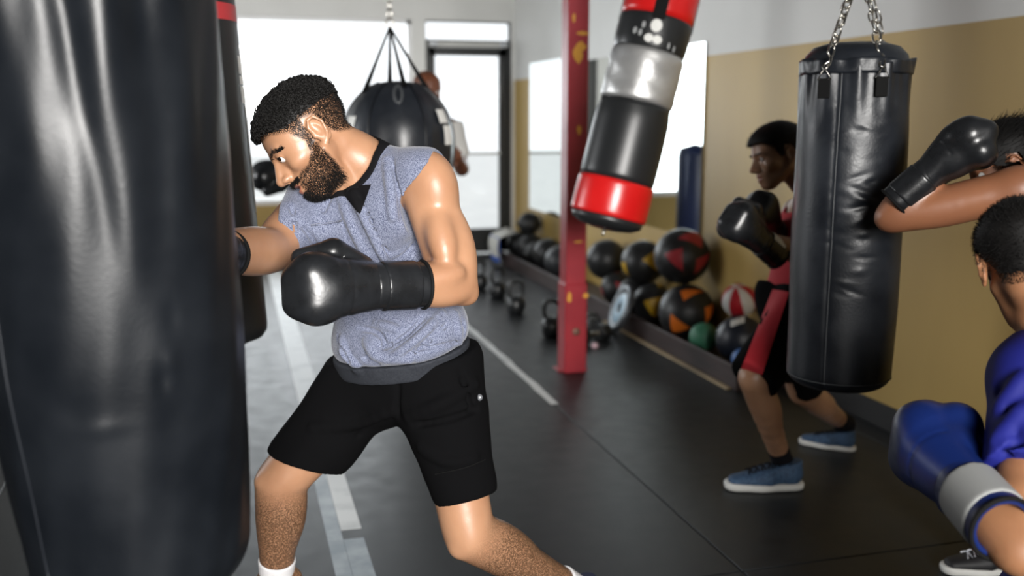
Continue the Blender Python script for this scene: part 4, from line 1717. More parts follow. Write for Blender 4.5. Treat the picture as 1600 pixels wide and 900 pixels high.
torso = [(ell(P(628, 588, 2.53), (.165, .115, .12), RT), .03), (ell(P(624, 505, 2.50), (.150, .108, .13), RT), .05),
         (ell(P(592, 415, 2.455), (.163, .118, .15), RT), .05), (ell(P(572, 345, 2.43), (.178, .118, .12), RT), .05)]
torso += [(cone(Rsh, Lsh, .062, .060), .05)]
torso += [(ell(P(545, 340, 2.42) + front * .05, (.085, .05, .065), RT), .03), (ell(P(615, 330, 2.34) + front * .045, (.085, .05, .065), RT), .03)]
trap = [(cone(neckb + (skullb - neckb) * .35, Lsh + np.array([0, 0, .012]), .045, .030), .05), (cone(neckb + (skullb - neckb) * .35, Rsh + np.array([0, 0, .012]), .045, .030), .05)]
neck = [(cone(neckb - (skullb - neckb) * .2, skullb, .064, .056), .03)]
# sterno muscle and throat
neck += [(cone(P(548, 288, 2.315), P(505, 232, 2.245), .011, .013), .018), (cone(P(528, 292, 2.33), HC + SH * (.03 * RH[0] - .08 * RH[2]), .022, .024), .025)]
uax = unit(Lel - Lsh)
RA = basis(uax, TC)
armL = limb([Lsh, Lsh + (Lel - Lsh) * .35, Lsh + (Lel - Lsh) * .75, Lel], [.056, .053, .049, .043], .015)
armL += [(ell(P(679, 288, 2.27), (.078, .052, .060), RA), .02),                                # deltoid
         (ell(P(690, 372, 2.225), (.070, .034, .036), basis(P(702, 420, 2.2) - P(682, 330, 2.24), TC)), .02),   # biceps
         (ell(P(719, 385, 2.275), (.080, .033, .042), basis(P(732, 440, 2.27) - P(708, 330, 2.28), TC)), .025),  # triceps
         (cone(P(722, 452, 2.285), P(731, 460, 2.285), .030, .024), .03)]
armL += limb([Lel, Lel + (Lwr - Lel) * .25, Lel + (Lwr - Lel) * .65, Lwr, Lwr + (Lwr - Lel) * .5], [.044, .046, .040, .031, .028], .015)
armL += [(ell(P(690, 432, 2.20), (.055, .026, .028), basis(P(650, 438, 2.17) - P(700, 425, 2.2), TC)), .02), (ell(P(695, 456, 2.22), (.055, .026, .022), basis(P(650, 460, 2.17) - P(715, 455, 2.23), TC)), .02)]
armR = limb([Rsh, Rsh + (Rel - Rsh) * .5, Rel], [.058, .054, .045], .015)
armR += [(ell(Rsh, (.06, .06, .06)), .02), (ell(P(443, 360, 2.32), (.065, .036, .036), basis(Rel - Rsh, TC)), .02)]
armR += limb([Rel, Rel + (Rwr - Rel) * .3, Rel + (Rwr - Rel) * .7, Rwr, Rwr + (Rwr - Rel) * .3], [.046, .050, .041, .033, .030], .015)
armR += [(ell(P(402, 388, 2.20), (.05, .030, .030), basis(Rwr - Rel, TC)), .02), (cone(P(432, 408, 2.30), P(430, 410, 2.30), .022, .02), .025)]


def leg(hip, knee, ank, r, kneecap, calfdir):
    a = limb([hip, hip + (knee - hip) * .4, hip + (knee - hip) * .75, knee], [.076 * r, .069 * r, .058 * r, .054 * r], .02)
    sh = ank - knee
    a += limb([knee, knee + sh * .22, knee + sh * .45, knee + sh * .75, ank], [.054 * r, .052 * r, .049 * r, .040 * r, .036 * r], .015)
    a += [(ell(knee + sh * .27 + calfdir * .022, (.105 * r, .042 * r, .045 * r), basis(sh, calfdir)), .03)]
    a += [(ell(knee + kneecap * .036 * r, (.029, .025, .027)), .012), (ell(knee + kneecap * .032 * r + unit(sh) * .052, (.019, .016, .018)), .014)]
    sdk = unit(np.cross(kneecap, sh))
    for q in (-1, 1):
        a += [(ell(knee + kneecap * .020 + sdk * q * .034 - unit(knee - hip) * .035, (.042, .020, .022), basis(knee - hip, kneecap)), .014)]
    a += [(ell(knee - unit(knee - hip) * .06 + kneecap * .02, (.055 * r, .03, .032), basis(knee - hip, kneecap)), .025)]
    return a


frR = unit(-CR * .72 + TC * .55 + CU * .1)
legR = leg(Rhip, Rkn, Ran, 1.06, frR, unit(CR * .75 - TC * .25))
frL = unit(-CR * .45 + TC * .45 - CU * .6)
legL = leg(Lhip, Lkn, Lan, 1.06, frL, unit(CR * .3 + CU * .75 + TC * .1))
# feet
def foot(ank, toe):
    return [(cone(ank, toe, .034, .024), .02), (cone(ank, ank - unit(toe - ank) * .045 + np.array([0, 0, -.03]), .034, .03), .02)]


Rheel = np.array([*(Ran + unit(CR * .55 - TC * .25) * .05)[:2], .0])
Rtoe = Rheel + unit(np.array([*(-CR * .9 + TC * .35)[:2], 0])) * .27
Ltoe = np.array([*(Lan - CR * .03 + TC * .12)[:2], .0])
Lheel = np.array([*(Lan + CR * .07 - TC * .06)[:2], .075])
feet = foot(Ran, Rtoe + np.array([0, 0, .04])) + foot(Lan, Ltoe + np.array([0, 0, .04]))
torso_in = [(ell(P(628, 588, 2.54), (.140, .095, .10), RT), .03), (ell(P(624, 505, 2.51), (.130, .090, .12), RT), .05), (ell(P(592, 415, 2.465), (.140, .098, .14), RT), .05), (ell(P(572, 345, 2.44), (.150, .095, .11), RT), .05), (cone(Rsh, Lsh, .056, .056), .05)]
bodyp = torso_in + trap + neck + armL + armR + legR + legL + feet


def leghair_shadeA(V):
    a = np.zeros(len(V))
    for k, an in ((Rkn, Ran), (Lkn, Lan)):
        ax = an - k
        t = ((V - k) @ ax) / (ax @ ax)
        d = np.linalg.norm(V - k - t[:, None] * ax, axis=1)
        a = np.maximum(a, np.where(d < .13, np.clip((t + .05) / .35, 0, 1) * (t < 1.05), 0))
    return a


neckplane = (neckb + (skullb - neckb) * .52, skullb - neckb)
mainman, mbody, hmesh, hq, hfield = build_person('person', 'man in a grey blue sleeveless top and black shorts punching the foreground bag', (*P(640, 900, 2.6)[:2], 0.0),
                                         bodyp, dict(c=HC, R=RH, S=SH, open=True, beard=True, look=.06 * RH[2] + .62 * RH[1]), M_skinA, h=.0055, hh=.0021, plane=neckplane, extra_attr=leghair_shadeA)
# mouth interior: teeth
MB().box((-.004, -.017, -.003), (.004, .017, .003), Matrix(((RH[0][0], RH[1][0], RH[2][0], 0), (RH[0][1], RH[1][1], RH[2][1], 0), (RH[0][2], RH[1][2], RH[2][2], 0), (0, 0, 0, 1))), b=.001)
tc_ = HC + SH * (.088 * RH[0] - .0715 * RH[2])
MB().sphere(tc_, (.006, .006, .004), 12, 8).build('teeth', M_teeth, mainman, True)

# --- hair, beard, brows
rs = np.random.RandomState(8)
V2, F2, N2 = hmesh
hgt = hair_height(hq)
scalp = (hgt > .010) & (hq[:, 2] > -.06) & (np.abs(hq[:, 1]) < .0785)
topm = np.clip((hq[:, 2] - .035) / .035, 0, 1) * scalp
# dark cap under the curls
thick = .008 * topm + .0012
capV = V2 + N2 * thick[:, None]
kf = lambda cen: (hair_height(head_local(cen, HC, RH, SH)) > .004) & (head_local(cen, HC, RH, SH)[:, 2] > -.055) & (np.abs(head_local(cen, HC, RH, SH)[:, 1]) < .082)
cf = F2[(scalp[F2].all(1))]
u, inv = np.unique(cf, return_inverse=True)
fade = np.clip((hq[u, 2] - .015) / .03, 0, 1)
capo = mesh('hair', capV[u], inv.reshape(cf.shape), M_hair, mainman)
# only the thick crown of the cap stays closed, the faded sides are single hairs
cf2 = cf[(hq[cf, 2].mean(1) > .038)]
bpy.data.objects.remove(capo)
u, inv = np.unique(cf2, return_inverse=True)
capo = mesh('hair', capV[u], inv.reshape(cf2.shape), M_hair, mainman)
i = pick(rs, topm + 1e-9, 4200)
curls(capo, 'curls', V2[i] + N2[i] * (.003 + .010 * topm[i] * rs.uniform(.5, 1.45, len(i)))[:, None], N2[i], .0050, .0013, M_hair, 5)
side = scalp & (hq[:, 2] < .06)
i = pick(rs, side * (.15 + np.clip(hgt / .05, 0, 1)), 6500)
strands(capo, 'side_fade', V2[i], N2[i] * .35, np.array([-.5, 0, -.75]) @ RH, .0055, .00042, M_hair, 6, .35, .4)
bm = beard_mask(hq)
i = pick(rs, bm ** 1.5 + 1e-9, 4200)
bo = strands(mainman, 'beard', V2[i], N2[i] * .5, np.array([-.15, 0, -.85]) @ RH, .0062, .0005, M_hair, 7, .42, .6)
jw = np.clip((-.07 - hq[:, 2]) / .03, 0, 1) * bm
i = pick(rs, jw + 1e-9, 3000)
strands(bo, 'chin_beard', V2[i], N2[i] * .8, np.array([.0, 0, -.7]) @ RH, .0075, .0006, M_hair, 17, .4, .6)
mo = ((hq[:, 0] > .082) & (np.abs(hq[:, 1]) < .030) & (hq[:, 2] > -.0635) & (hq[:, 2] < -.054)).astype(float)
i = pick(rs, mo + 1e-9, 900)
strands(bo, 'moustache', V2[i], N2[i] * .5, np.array([0, 0, -.8]) @ RH, .0085, .00055, M_hair, 18, .3, .3)
bz = np.interp(np.abs(hq[:, 1]), [.010, .022, .038, .058], [.0115, .0165, .0185, .0095])
bw = ((np.abs(hq[:, 2] - bz) < .0038) & (np.abs(hq[:, 1]) > .010) & (np.abs(hq[:, 1]) < .057) & (hq[:, 0] > .030)).astype(float)
i = pick(rs, bw + 1e-9, 1300)
sgn = np.sign(hq[i, 1])[:, None] * RH[1]
strands(mainman, 'eyebrows', V2[i], N2[i] * .30 + sgn * .35, np.array([-.75, 0, .12]) @ RH, .0085, .0006, M_hair, 9, .18, .2)
for s in (1, -1):      # lash line
    pts = [HC + SH * (np.array([.0795, s * .0325, -.002]) + .0138 * np.array([math.cos(a) * math.cos(.25), s * math.sin(a), math.sin(.30)])) @ RH if False else HC + SH * ((.0795 + .0135 * math.cos(a)) * RH[0] + s * (.0325 + .0128 * math.sin(a)) * RH[1] + (-.002 + .0042 - .0035 * a * a) * RH[2]) for a in np.linspace(-.95, .95, 11)]
    MB().tube(pts, .0011, 5).build('eyelash', M_hair, mainman, True)

# --- tank top
fsh = Fld(P(600, 400, 2.42) - np.array([.33, .33, .36]), P(600, 400, 2.42) + np.array([.33, .33, .36]), .004)
for p, k in torso + trap:
    fsh.add(p, k)
fsh.add(cone(Rsh, Rsh + (Rel - Rsh) * .58, .076, .074), .03)
fsh.add(ell(P(500, 360, 2.40), (.07, .06, .085), RT), .05)
fsh.add(cone(Lsh, Lsh + (Lel - Lsh) * .10, .064, .062), .03)
# loose cloth over the belly
fsh.add(ell(P(625, 522, 2.46), (.176, .128, .085), RT), .05)
fsh.d -= .009
fsh.wob(.007, 36, 21, (1, 1, .5))
fsh.wob(.0018, 95, 22)


def fold(f, pts, r, out, k=.012, mode='add', d0=1.9, d1=2.9):
    hp = [f.hit(x, y, d0, d1) for x, y in pts]
    hp = [q for q in hp if q is not None]
    if len(hp) < 2:
        return
    hp = spline(hp, 4)
    for i in range(len(hp) - 1):
        t = i / (len(hp) - 1)
        e = min(1, 4 * min(t, 1 - t) + .35)
        v0, v1 = unit(hp[i] - CAM), unit(hp[i + 1] - CAM)
        if mode == 'add':
            f.add(cone(hp[i] + v0 * (r - out * e), hp[i + 1] + v1 * (r - out * e), r, r), k)
        else:
            f.sub(cone(hp[i] - v0 * (r * .65 - out * e), hp[i + 1] - v1 * (r * .65 - out * e), r * .65, r * .65), k * .8)


for pts, r, o_, md in (
        ([(548, 300), (568, 340), (590, 385), (604, 410)], .010, .009, 'add'), ([(560, 300), (582, 345), (604, 392)], .008, .008, 'sub'),
        ([(530, 300), (548, 350), (572, 400)], .012, .006, 'add'), ([(470, 350), (492, 380), (500, 400)], .010, .006, 'sub'),
        ([(612, 250), (622, 300), (628, 345)], .010, .006, 'sub'), ([(604, 250), (610, 300), (614, 340)], .012, .006, 'add'),
        ([(650, 380), (632, 400), (610, 412)], .012, .007, 'sub'), ([(520, 300), (505, 330)], .010, .006, 'sub'), ([(640, 330), (655, 370), (668, 398)], .010, .006, 'add'),
        ([(690, 490), (662, 520), (628, 548), (600, 566)], .012, .012, 'add'), ([(700, 505), (672, 532), (640, 556)], .009, .010, 'sub'),
        ([(664, 494), (640, 520), (602, 545)], .010, .009, 'sub'), ([(722, 500), (726, 520), (729, 535)], .010, .008, 'sub'), ([(712, 490), (716, 515), (718, 535)], .010, .007, 'add'),
        ([(560, 512), (590, 520), (602, 540), (570, 560)], .012, .010, 'sub'), ([(535, 530), (540, 552), (560, 572)], .014, .010, 'add'), ([(528, 525), (533, 545), (545, 566)], .008, .008, 'sub'),
        ([(575, 535), (592, 556), (640, 560)], .016, .012, 'add'), ([(590, 505), (620, 515)], .012, .008, 'add'), ([(650, 545), (690, 540), (725, 525)], .009, .007, 'sub'), ([(455, 320), (462, 360)], .01, .006, 'sub')):
    fold(fsh, pts, r * .85, o_ * 1.5, .007, md)
hemp = P(626, 548, 2.50)
hemn = unit(-zt_ + .06 * CR)
shirt_full = fsh.d.copy()
# neck and arm openings
nka = unit(skullb - neckb)
neckc = neckb + (skullb - neckb) * .12
NE = basis(xt, nka)
fsh.sub(ell(P(541, 250, 2.345), (.098, .082, .10), NE), .009)
armhole = ell(Lsh + uax * .052 + TC * .0, (.092, .105, .093), RA)
fsh.sub(ell(P(697, 318, 2.27), (.125, .105, .082), basis(P(712, 420, 2.25) - P(676, 228, 2.29), TC)), .009)
fsh.clip(P(450, 340, 2.38), -CR - .05 * CU, .008)
f2 = fsh.d.copy()
fsh.clip(hemp - hemn * .010, hemn, .012)
Vs, Fs_ = fsh.surface(0, 1)
top_ = mesh('tank_top', Vs, Fs_, M_heather, mainman)
# collar band and placket
fc = Fld(fsh.lo, fsh.lo + fsh.h * 3, fsh.h)
fc.n, fc.ax = fsh.n, fsh.ax
fc.d = shirt_full.copy() - .0032
fc.sub(ell(P(541, 250, 2.345), (.0965, .0805, .0985), NE), .006)
e = ell(P(541, 250, 2.345), (.116, .100, .120), NE)
fc.d = np.maximum(fc.d, e[0](*fc.grid()))
Vc, Fc = fc.surface(0, 1)
mesh('collar', Vc, Fc, M_collar, top_)
# ribbed hem band
fc.d = shirt_full.copy() - .003
fc.add(ell(P(627, 556, 2.495), (.180, .134, .10), RT), .03)
fc.clip(hemp + hemn * .036, hemn, .004)
fc.clip(hemp - hemn * .012, -hemn, .004)
Vc, Fc = fc.surface(0, 1)
mesh('hem_band', Vc, Fc, M_rib, top_)
fsh.d = f2


def decal(f, quad, nx, ny, off, d0=1.9, d1=2.9):
    (a, b, c, d) = [np.array(q, float) for q in quad]
    V, Fs = [], []
    for j in range(ny + 1):
        for i in range(nx + 1):
            u, v = i / nx, j / ny
            q = (a * (1 - u) + b * u) * (1 - v) + (d * (1 - u) + c * u) * v
            hp = f.hit(q[0], q[1], d0, d1)
            V.append(hp - unit(hp - CAM) * off if hp is not None else None)
    ok = [i for i, v in enumerate(V) if v is not None]
    mp = {i: k for k, i in enumerate(ok)}
    for j in range(ny):
        for i in range(nx):
            q = j * (nx + 1) + i
            c4 = (q, q + nx + 1, q + nx + 2, q + 1)
            if all(k in mp for k in c4):
                Fs.append(tuple(mp[k] for k in c4))
    return [V[i] for i in ok], Fs


V, Fs = decal(fsh, [(528, 292), (580, 288), (563, 334), (557, 330)], 8, 10, .006)
mesh('placket', V, Fs, M_collar, top_)
V, Fs = decal(fsh, [(486, 352), (534, 345), (548, 398), (502, 404)], 10, 10, .0025)
po = mesh('chest_pocket', V, Fs, M_heather, top_)
po.modifiers.new('thick', 'SOLIDIFY').thickness = .004
for seg in ([(486, 352), (510, 349), (534, 345)], ):
    hp = [fsh.hit(x, y, 1.9, 2.9) for x, y in seg]
    MB().tube([h_ - unit(h_ - CAM) * .004 for h_ in hp if h_ is not None], .0022, 6).build('pocket_edge', M_heather, po, True)
# armhole and side stitching lines
hp = [fsh.hit(x, y, 1.9, 2.9) for x, y in [(660, 240), (648, 262), (642, 290), (641, 320), (645, 350), (655, 378)]]

# --- shorts
sho = [(ell(P(628, 600, 2.53), (.172, .125, .10), RT), .03), (cone(Rhip + np.array([0, 0, .03]), P(478, 716, 2.575), .118, .084), .05), (cone(Lhip + np.array([0, 0, .03]), P(729, 776, 2.455), .115, .070), .05)]
sho += [(ell(P(625, 560, 2.51), (.168, .12, .08), RT), .03), (cone(P(505, 690, 2.57), P(470, 722, 2.575), .094, .086), .04), (cone(P(690, 650, 2.46), P(722, 755, 2.455), .100, .080), .03)]
fs = fld_for(sho, .0055)
fs.addall(sho)
fs.wob(.005, 30, 33)
fs.wob(.002, 70, 34)
for pts, r, o_, md in (([(640, 650), (690, 630), (740, 600)], .014, .010, 'add'), ([(645, 665), (700, 655), (745, 640)], .010, .009, 'sub'), ([(615, 640), (560, 660), (490, 668)], .014, .010, 'add'), ([(610, 655), (560, 680)], .010, .008, 'sub'), ([(620, 560), (622, 610), (622, 650)], .006, .005, 'sub'), ([(720, 580), (735, 640)], .01, .008, 'sub'), ([(660, 700), (700, 720), (740, 715)], .012, .006, 'add')):
    fold(fs, pts, r, o_, .012, md)
dR = unit(P(476, 716, 2.575) - Rhip)
dR = unit(dR * .45 - CU * .65)
dL = unit(P(728, 776, 2.455) - Lhip)
X, Y, Z = fs.grid()
hR, hL = P(478, 722, 2.575), P(729, 778, 2.455)
sideR = ((X - pel[0]) * CR[0] + (Y - pel[1]) * CR[1] + (Z - pel[2]) * CR[2]) < 0
vR = (X - hR[0]) * dR[0] + (Y - hR[1]) * dR[1] + (Z - hR[2]) * dR[2]
vL = (X - hL[0]) * dL[0] + (Y - hL[1]) * dL[1] + (Z - hL[2]) * dL[2]
fs.d = np.maximum(fs.d, np.where(sideR, vR, vL))
fs.clip(hemp + hemn * .004, -hemn)
Vs, Fs_ = fs.surface(0, 1)
shorts = mesh('shorts', Vs, Fs_, M_short, mainman)
# hem seam on the near leg, side toggle
hp = [fs.hit(x, y, 1.9, 2.9) for x, y in [(680, 741), (690, 739), (700, 737), (710, 735), (722, 732), (735, 728), (747, 723), (758, 718)]]
MB().tube([q - unit(q - CAM) * .0012 for q in spline([q_ for q_ in hp if q_ is not None], 5)], .0012, 5).build('hem_seam', mat('black_thread', (.006, .006, .006), .9, spec=.1), shorts, True)
q = fs.hit(749, 621, 1.9, 2.9)
if q is not None:
    MB().lathe([(.001, -.003), (.007, -.003), (.0085, .002), (.006, .005), (.001, .005)], 14, frame(q, CAM - q), cap=False).build('toggle', mat('grey_plastic', (.10, .105, .115), .3), shorts, True)

# --- socks and shoes
for an, kn, s0 in ((Ran, Rkn, .80), (Lan, Lkn, .86)):
    sk = [(cone(kn + (an - kn) * s0, kn + (an - kn) * 1.02, .0505, .045), .01)]
    f = fld_for(sk, .004)
    f.addall(sk)
    f.clip(kn + (an - kn) * s0, kn - an, .004)
    Vs, Fs_ = f.surface(0, 1)
    mesh('sock', Vs, Fs_, M_sock, mainman)
shoe(mainman, Rheel, Rtoe, 1.04, (M_navyshoe, M_print, M_print))
shoe(mainman, Lheel, Ltoe, 1.04, (M_navyshoe, M_print, M_print))
# --- gloves
glove(mainman, P(574, 448, 2.095), P(466, 452, 2.015), TC + .1 * CU + .35 * CR, 1, 1.0, (M_gl, M_gl, M_web), mirror=True)
glove(mainman, Rwr + (Rwr - Rel) * .15, P(196, 388, 1.76), CU, 1, 1.10, (M_gl, M_gl, M_web), mirror=True)
# ------------------------------------------------------------------ the man in red behind the right bag
def face_basis(f, u):
    f = unit(f)
    u = unit(np.asarray(u, float) - f * np.dot(f, u))
    return np.array([f, np.cross(u, f), u])


def simple_leg(hip, knee, ank, r, calfdir):
    a = limb([hip, hip + (knee - hip) * .45, hip + (knee - hip) * .85, knee], [.080 * r, .070 * r, .056 * r, .052 * r], .02)
    sh = ank - knee
    a += limb([knee, knee + sh * .3, knee + sh * .75, ank], [.050 * r, .048 * r, .037 * r, .034 * r], .015)
    a += [(ell(knee + sh * .30 + calfdir * .020, (.10 * r, .038 * r, .038 * r), basis(sh, calfdir)), .03)]
    return a


def simple_arm(s, e, w, r=1.0):
    return limb([s, s + (e - s) * .4, e], [.050 * r, .047 * r, .038 * r], .015) + limb([e, e + (w - e) * .3, w, w + (w - e) * .12], [.038 * r, .040 * r, .029 * r, .028 * r], .015) + [(ell(s, (.056 * r, .056 * r, .056 * r)), .02)]


def cloth(name, prims, h, m, parent, off=.008, clips=(), subs=(), wob=.003, seed=1):
    f = fld_for(prims, h, .04)
    f.addall(prims)
    f.d -= off
    f.wob(wob, 34, seed)
    for p, n in clips:
        f.clip(p, n, .004)
    for p in subs:
        f.sub(p, .004)
    V, F = f.surface(0, 1)
    return mesh(name, V, F, m, parent), f


M_skinB = skin_mat('skin_brown', (0.33, 0.180, 0.105), (0.28, 0.145, 0.08), (0.012, 0.009, 0.007), rough=.36, leghair_shade=0)
M_redtop = mat('red_jersey', (0.42, 0.012, 0.022), 0.8)
M_blueshoe = mat('slate_blue_mesh_shoe', (0.055, 0.115, 0.21), 0.7, col2=(.03, .06, .12), nscale=120, bump=.3, bscale=200, bdist=.001)
M_ksock = mat('black_sock', (0.006, 0.006, 0.009), 0.9, spec=.2)
D = 3.70
hc = P(1216, 242, D)
Rb = face_basis(-CR * .93 - CU * .22 + TC * .12 - 0 * TC, CU)
nb, pv = P(1282, 318, D + .04), P(1246, 470, D + .05)
up_ = unit(nb - pv)
lfb = unit(np.cross(up_, unit(-CR * .85 + TC * .35)))          # his left side faces the viewer
if lfb @ TC < 0:
    lfb = -lfb
RTb = basis(lfb, up_)
Ls, Rs_ = nb + lfb * .165 - up_ * .045 - CR * .02, nb - lfb * .165 - up_ * .045 + CR * .03
Le, Lw = P(1262, 398, 3.60), P(1190, 376, 3.48)
Re, Rw = P(1250, 380, 3.86), P(1208, 352, 3.72)
Lh, Rh_ = pv + lfb * .085, pv - lfb * .085
Lk, La = P(1178, 592, 3.52), P(1214, 716, 3.56)
La = np.array([*onZ(1222, 757, 0.0)[:2], .085])
Rk, Ra = P(1256, 612, 3.86), P(1300, 655, 3.95)
Ra = np.array([*onZ(1318, 698, 0.0)[:2], .10])
sk = hc + .95 * (-.035 * Rb[0] - .05 * Rb[2])
tor = [(ell(pv, (.150, .105, .11), RTb), .03), (ell(pv + (nb - pv) * .35, (.140, .10, .12), RTb), .05), (ell(pv + (nb - pv) * .70, (.160, .11, .13), RTb), .05), (cone(Ls, Rs_, .055, .055), .05)]
nk = [(cone(nb - (sk - nb) * .2, sk, .056, .050), .03), (cone(nb + (sk - nb) * .3, Ls, .04, .035), .04), (cone(nb + (sk - nb) * .3, Rs_, .04, .035), .04)]
bp = tor + nk + simple_arm(Ls, Le, Lw) + simple_arm(Rs_, Re, Rw) + simple_leg(Lh, Lk, La, 1.0, CR) + simple_leg(Rh_, Rk, Ra, 1.0, CR)
mB, oB, hmB, hqB, _ = build_person('person', 'man in black shorts with a red stripe and blue shoes behind the hanging bag', (*onZ(1215, 745, 0)[:2], 0.0),
                                   bp, dict(c=hc, R=Rb, S=.95, look=.1 * Rb[1]), M_skinB, h=.008, hh=.0032, plane=(nb + (sk - nb) * .45, sk - nb))
# short thick black hair
V2, F2, N2 = hmB
sc_ = (hair_height(hqB) > .004) & (hqB[:, 2] > -.06) & (np.abs(hqB[:, 1]) < .079)


def hair_cap(t, hm, q, sel, thick, m=M_hair, name='hair'):
    V2, F2, N2 = hm
    cf = F2[sel[F2].all(1)]
    u, inv = np.unique(cf, return_inverse=True)
    return mesh(name, (V2 + N2 * thick[:, None])[u], inv.reshape(cf.shape), m, t)


th = .004 + .014 * np.clip((hqB[:, 2] - .01) / .05, 0, 1)
co = hair_cap(mB, hmB, hqB, sc_, th)
rs = np.random.RandomState(5)
i = pick(rs, sc_ * (.3 + np.clip(hqB[:, 2] / .06, 0, 1)), 2500)
strands(co, 'hair_strands', V2[i] + N2[i] * (th[i] * .6)[:, None], N2[i] * .6, np.array([.5, 0, -.2]) @ Rb, .014, .0008, M_hair, 4, .35, .3)
bw = ((np.abs(hqB[:, 2] - .018) < .004) & (np.abs(hqB[:, 1]) > .010) & (np.abs(hqB[:, 1]) < .05) & (hqB[:, 0] > .05)).astype(float)
i = pick(rs, bw + 1e-9, 500)
strands(mB, 'eyebrows', V2[i], N2[i] * .4 + np.sign(hqB[i, 1])[:, None] * Rb[1] * .8, np.zeros(3), .007, .0006, M_hair, 9, .15, .2)
cloth('tank_top', tor, .007, M_redtop, mB, .010, [(pv + up_ * .015, -up_)], [ell(nb + up_ * .02 - CR * .03, (.12, .10, .12), RTb), ell(Ls + (Le - Ls) * .25, (.10, .075, .09), RTb), ell(Rs_, (.085, .085, .10), RTb)], seed=3)
kd, kd2 = unit(Lk - Lh), unit(Rk - Rh_)
f = fld_for([(cone(Lh, Lk, .12, .10), .04), (cone(Rh_, Rk, .12, .09), .04)], .007, .05)
f.addall([(ell(pv - up_ * .02, (.165, .12, .11), RTb), .04), (cone(Lh + up_ * .03, Lk + kd * .03, .112, .092), .05), (cone(Rh_ + up_ * .03, Rk - kd2 * .04, .112, .088), .05)])
f.wob(.006, 28, 12)
X, Y, Z = f.grid()
hL, hR = P(1184, 594, 3.50), Rk - kd2 * .06
sideL = ((X - pv[0]) * lfb[0] + (Y - pv[1]) * lfb[1] + (Z - pv[2]) * lfb[2]) > 0
f.d = np.maximum(f.d, np.where(sideL, (X - hL[0]) * kd[0] + (Y - hL[1]) * kd[1] + (Z - hL[2]) * kd[2], (X - hR[0]) * kd2[0] + (Y - hR[1]) * kd2[1] + (Z - hR[2]) * kd2[2]))
f.clip(pv + up_ * .05, up_, .01)
V, F = f.surface(0, 1)
so = mesh('shorts', V, F, M_short, mB)
V, Fs = decal(f, [(1207, 452), (1233, 456), (1191, 586), (1158, 576)], 8, 30, .014, 3.0, 4.4)
mesh('red_side_stripe', V, Fs, MATS['red_jersey'], so)
for an, kn in ((La, Lk), (Ra, Rk)):
    s_ = [(cone(kn + (an - kn) * .80, an, .040, .042), .01), (cone(an, an + np.array([0, 0, -.03]), .042, .04), .01)]
    f = fld_for(s_, .005)
    f.addall(s_)
    f.clip(kn + (an - kn) * .80, kn - an, .003)
    V, F = f.surface(0, 1)
    mesh('sock', V, F, M_ksock, mB)
h1, t1 = onZ(1256, 762, 0.0), onZ(1130, 763, 0.0)
shoe(mB, h1, t1, np.linalg.norm(h1 - t1) / .275, (M_blueshoe, M_print, M_ksock))
t2, h2 = onZ(1252, 692, 0.0), onZ(1338, 706, 0.0)
shoe(mB, h2, t2, np.linalg.norm(h2 - t2) / .262, (M_blueshoe, M_print, M_ksock))
for an, (hh_, tt_) in ((La, (h1, t1)), (Ra, (h2, t2))):
    pass
glove(mB, P(1184, 372, 3.47), P(1152, 344, 3.41), TC + .1 * CU, 1, .96, (M_gl, M_gl, M_web), mirror=True, patch=(.55, 1.15, -.10, -.03, M_print))
glove(mB, P(1204, 352, 3.68), P(1188, 325, 3.60), TC + .2 * CU, 1, .92, (M_gl, M_gl, M_web), mirror=False)

# ------------------------------------------------------------------ the woman with black gloves at the right edge
M_skinC = skin_mat('skin_warm_brown', (0.30, 0.125, 0.062), (0.25, 0.10, 0.05), (0.012, 0.009, 0.007), rough=.36, leghair_shade=0)
M_blacktop = mat('black_sports_top', (0.007, 0.007, 0.008), 0.8)
D = 2.62
sh_l = P(1592, 296, 2.52)             # the near (left) shoulder
el = P(1392, 340, 2.64)
wr = P(1460, 264, 2.58)
kn_ = P(1506, 224, 2.55)
hcW = P(1574, 258, 2.70)
RW = face_basis(-CR * .80 - CU * .35 - TC * .35, CU - .2 * CR)
nbW = P(1606, 292, 2.66)
pvW = P(1668, 560, 2.75)
upW = unit(nbW - pvW)
lfW = unit(sh_l - nbW)
RTW = basis(lfW, upW)
sh_r = nbW - (sh_l - nbW) * 1.0 + np.array([0, 0, -.02])
torW = [(ell(pvW, (.15, .11, .12), RTW), .03), (ell(pvW + (nbW - pvW) * .4, (.12, .09, .13), RTW), .05), (ell(pvW + (nbW - pvW) * .72, (.14, .10, .13), RTW), .05), (cone(sh_l, sh_r, .046, .046), .05)]
skW = hcW + .92 * (-.035 * RW[0] - .05 * RW[2])
nkW = [(cone(nbW - (skW - nbW) * .2, skW, .047, .044), .03), (cone(nbW + (skW - nbW) * .3, sh_l, .034, .032), .05)]
armW = limb([sh_l, sh_l + (el - sh_l) * .3, sh_l + (el - sh_l) * .7, el], [.050, .050, .046, .037], .015) + limb([el, el + (wr - el) * .4, wr], [.036, .038, .031], .02)
armW += [(ell(sh_l, (.055, .055, .055)), .03), (cone(el - CR * .006, el - CR * .012, .024, .02), .02), (ell(sh_l + (el - sh_l) * .55 + CU * -.012, (.09, .034, .036), basis(el - sh_l, CU)), .02)]
elR, wrR = P(1580, 340, 2.95), P(1560, 290, 2.92)
armW += simple_arm(sh_r, elR, wrR, .88)
LaW = np.array([*onZ(1532, 893, 0)[:2], .085])
RaW = LaW + CR * .42 - TC * .22
LkW, RkW = (LaW + pvW) / 2 - CR * .08, (RaW + pvW) / 2 - CR * .02 + TC * .05
hpL, hpR = pvW + lfW * .08 - upW * .04, pvW - lfW * .08 - upW * .04
bpW = torW + nkW + armW + simple_leg(hpL, LkW, LaW, .95, CR) + simple_leg(hpR, RkW, RaW, .95, CR)
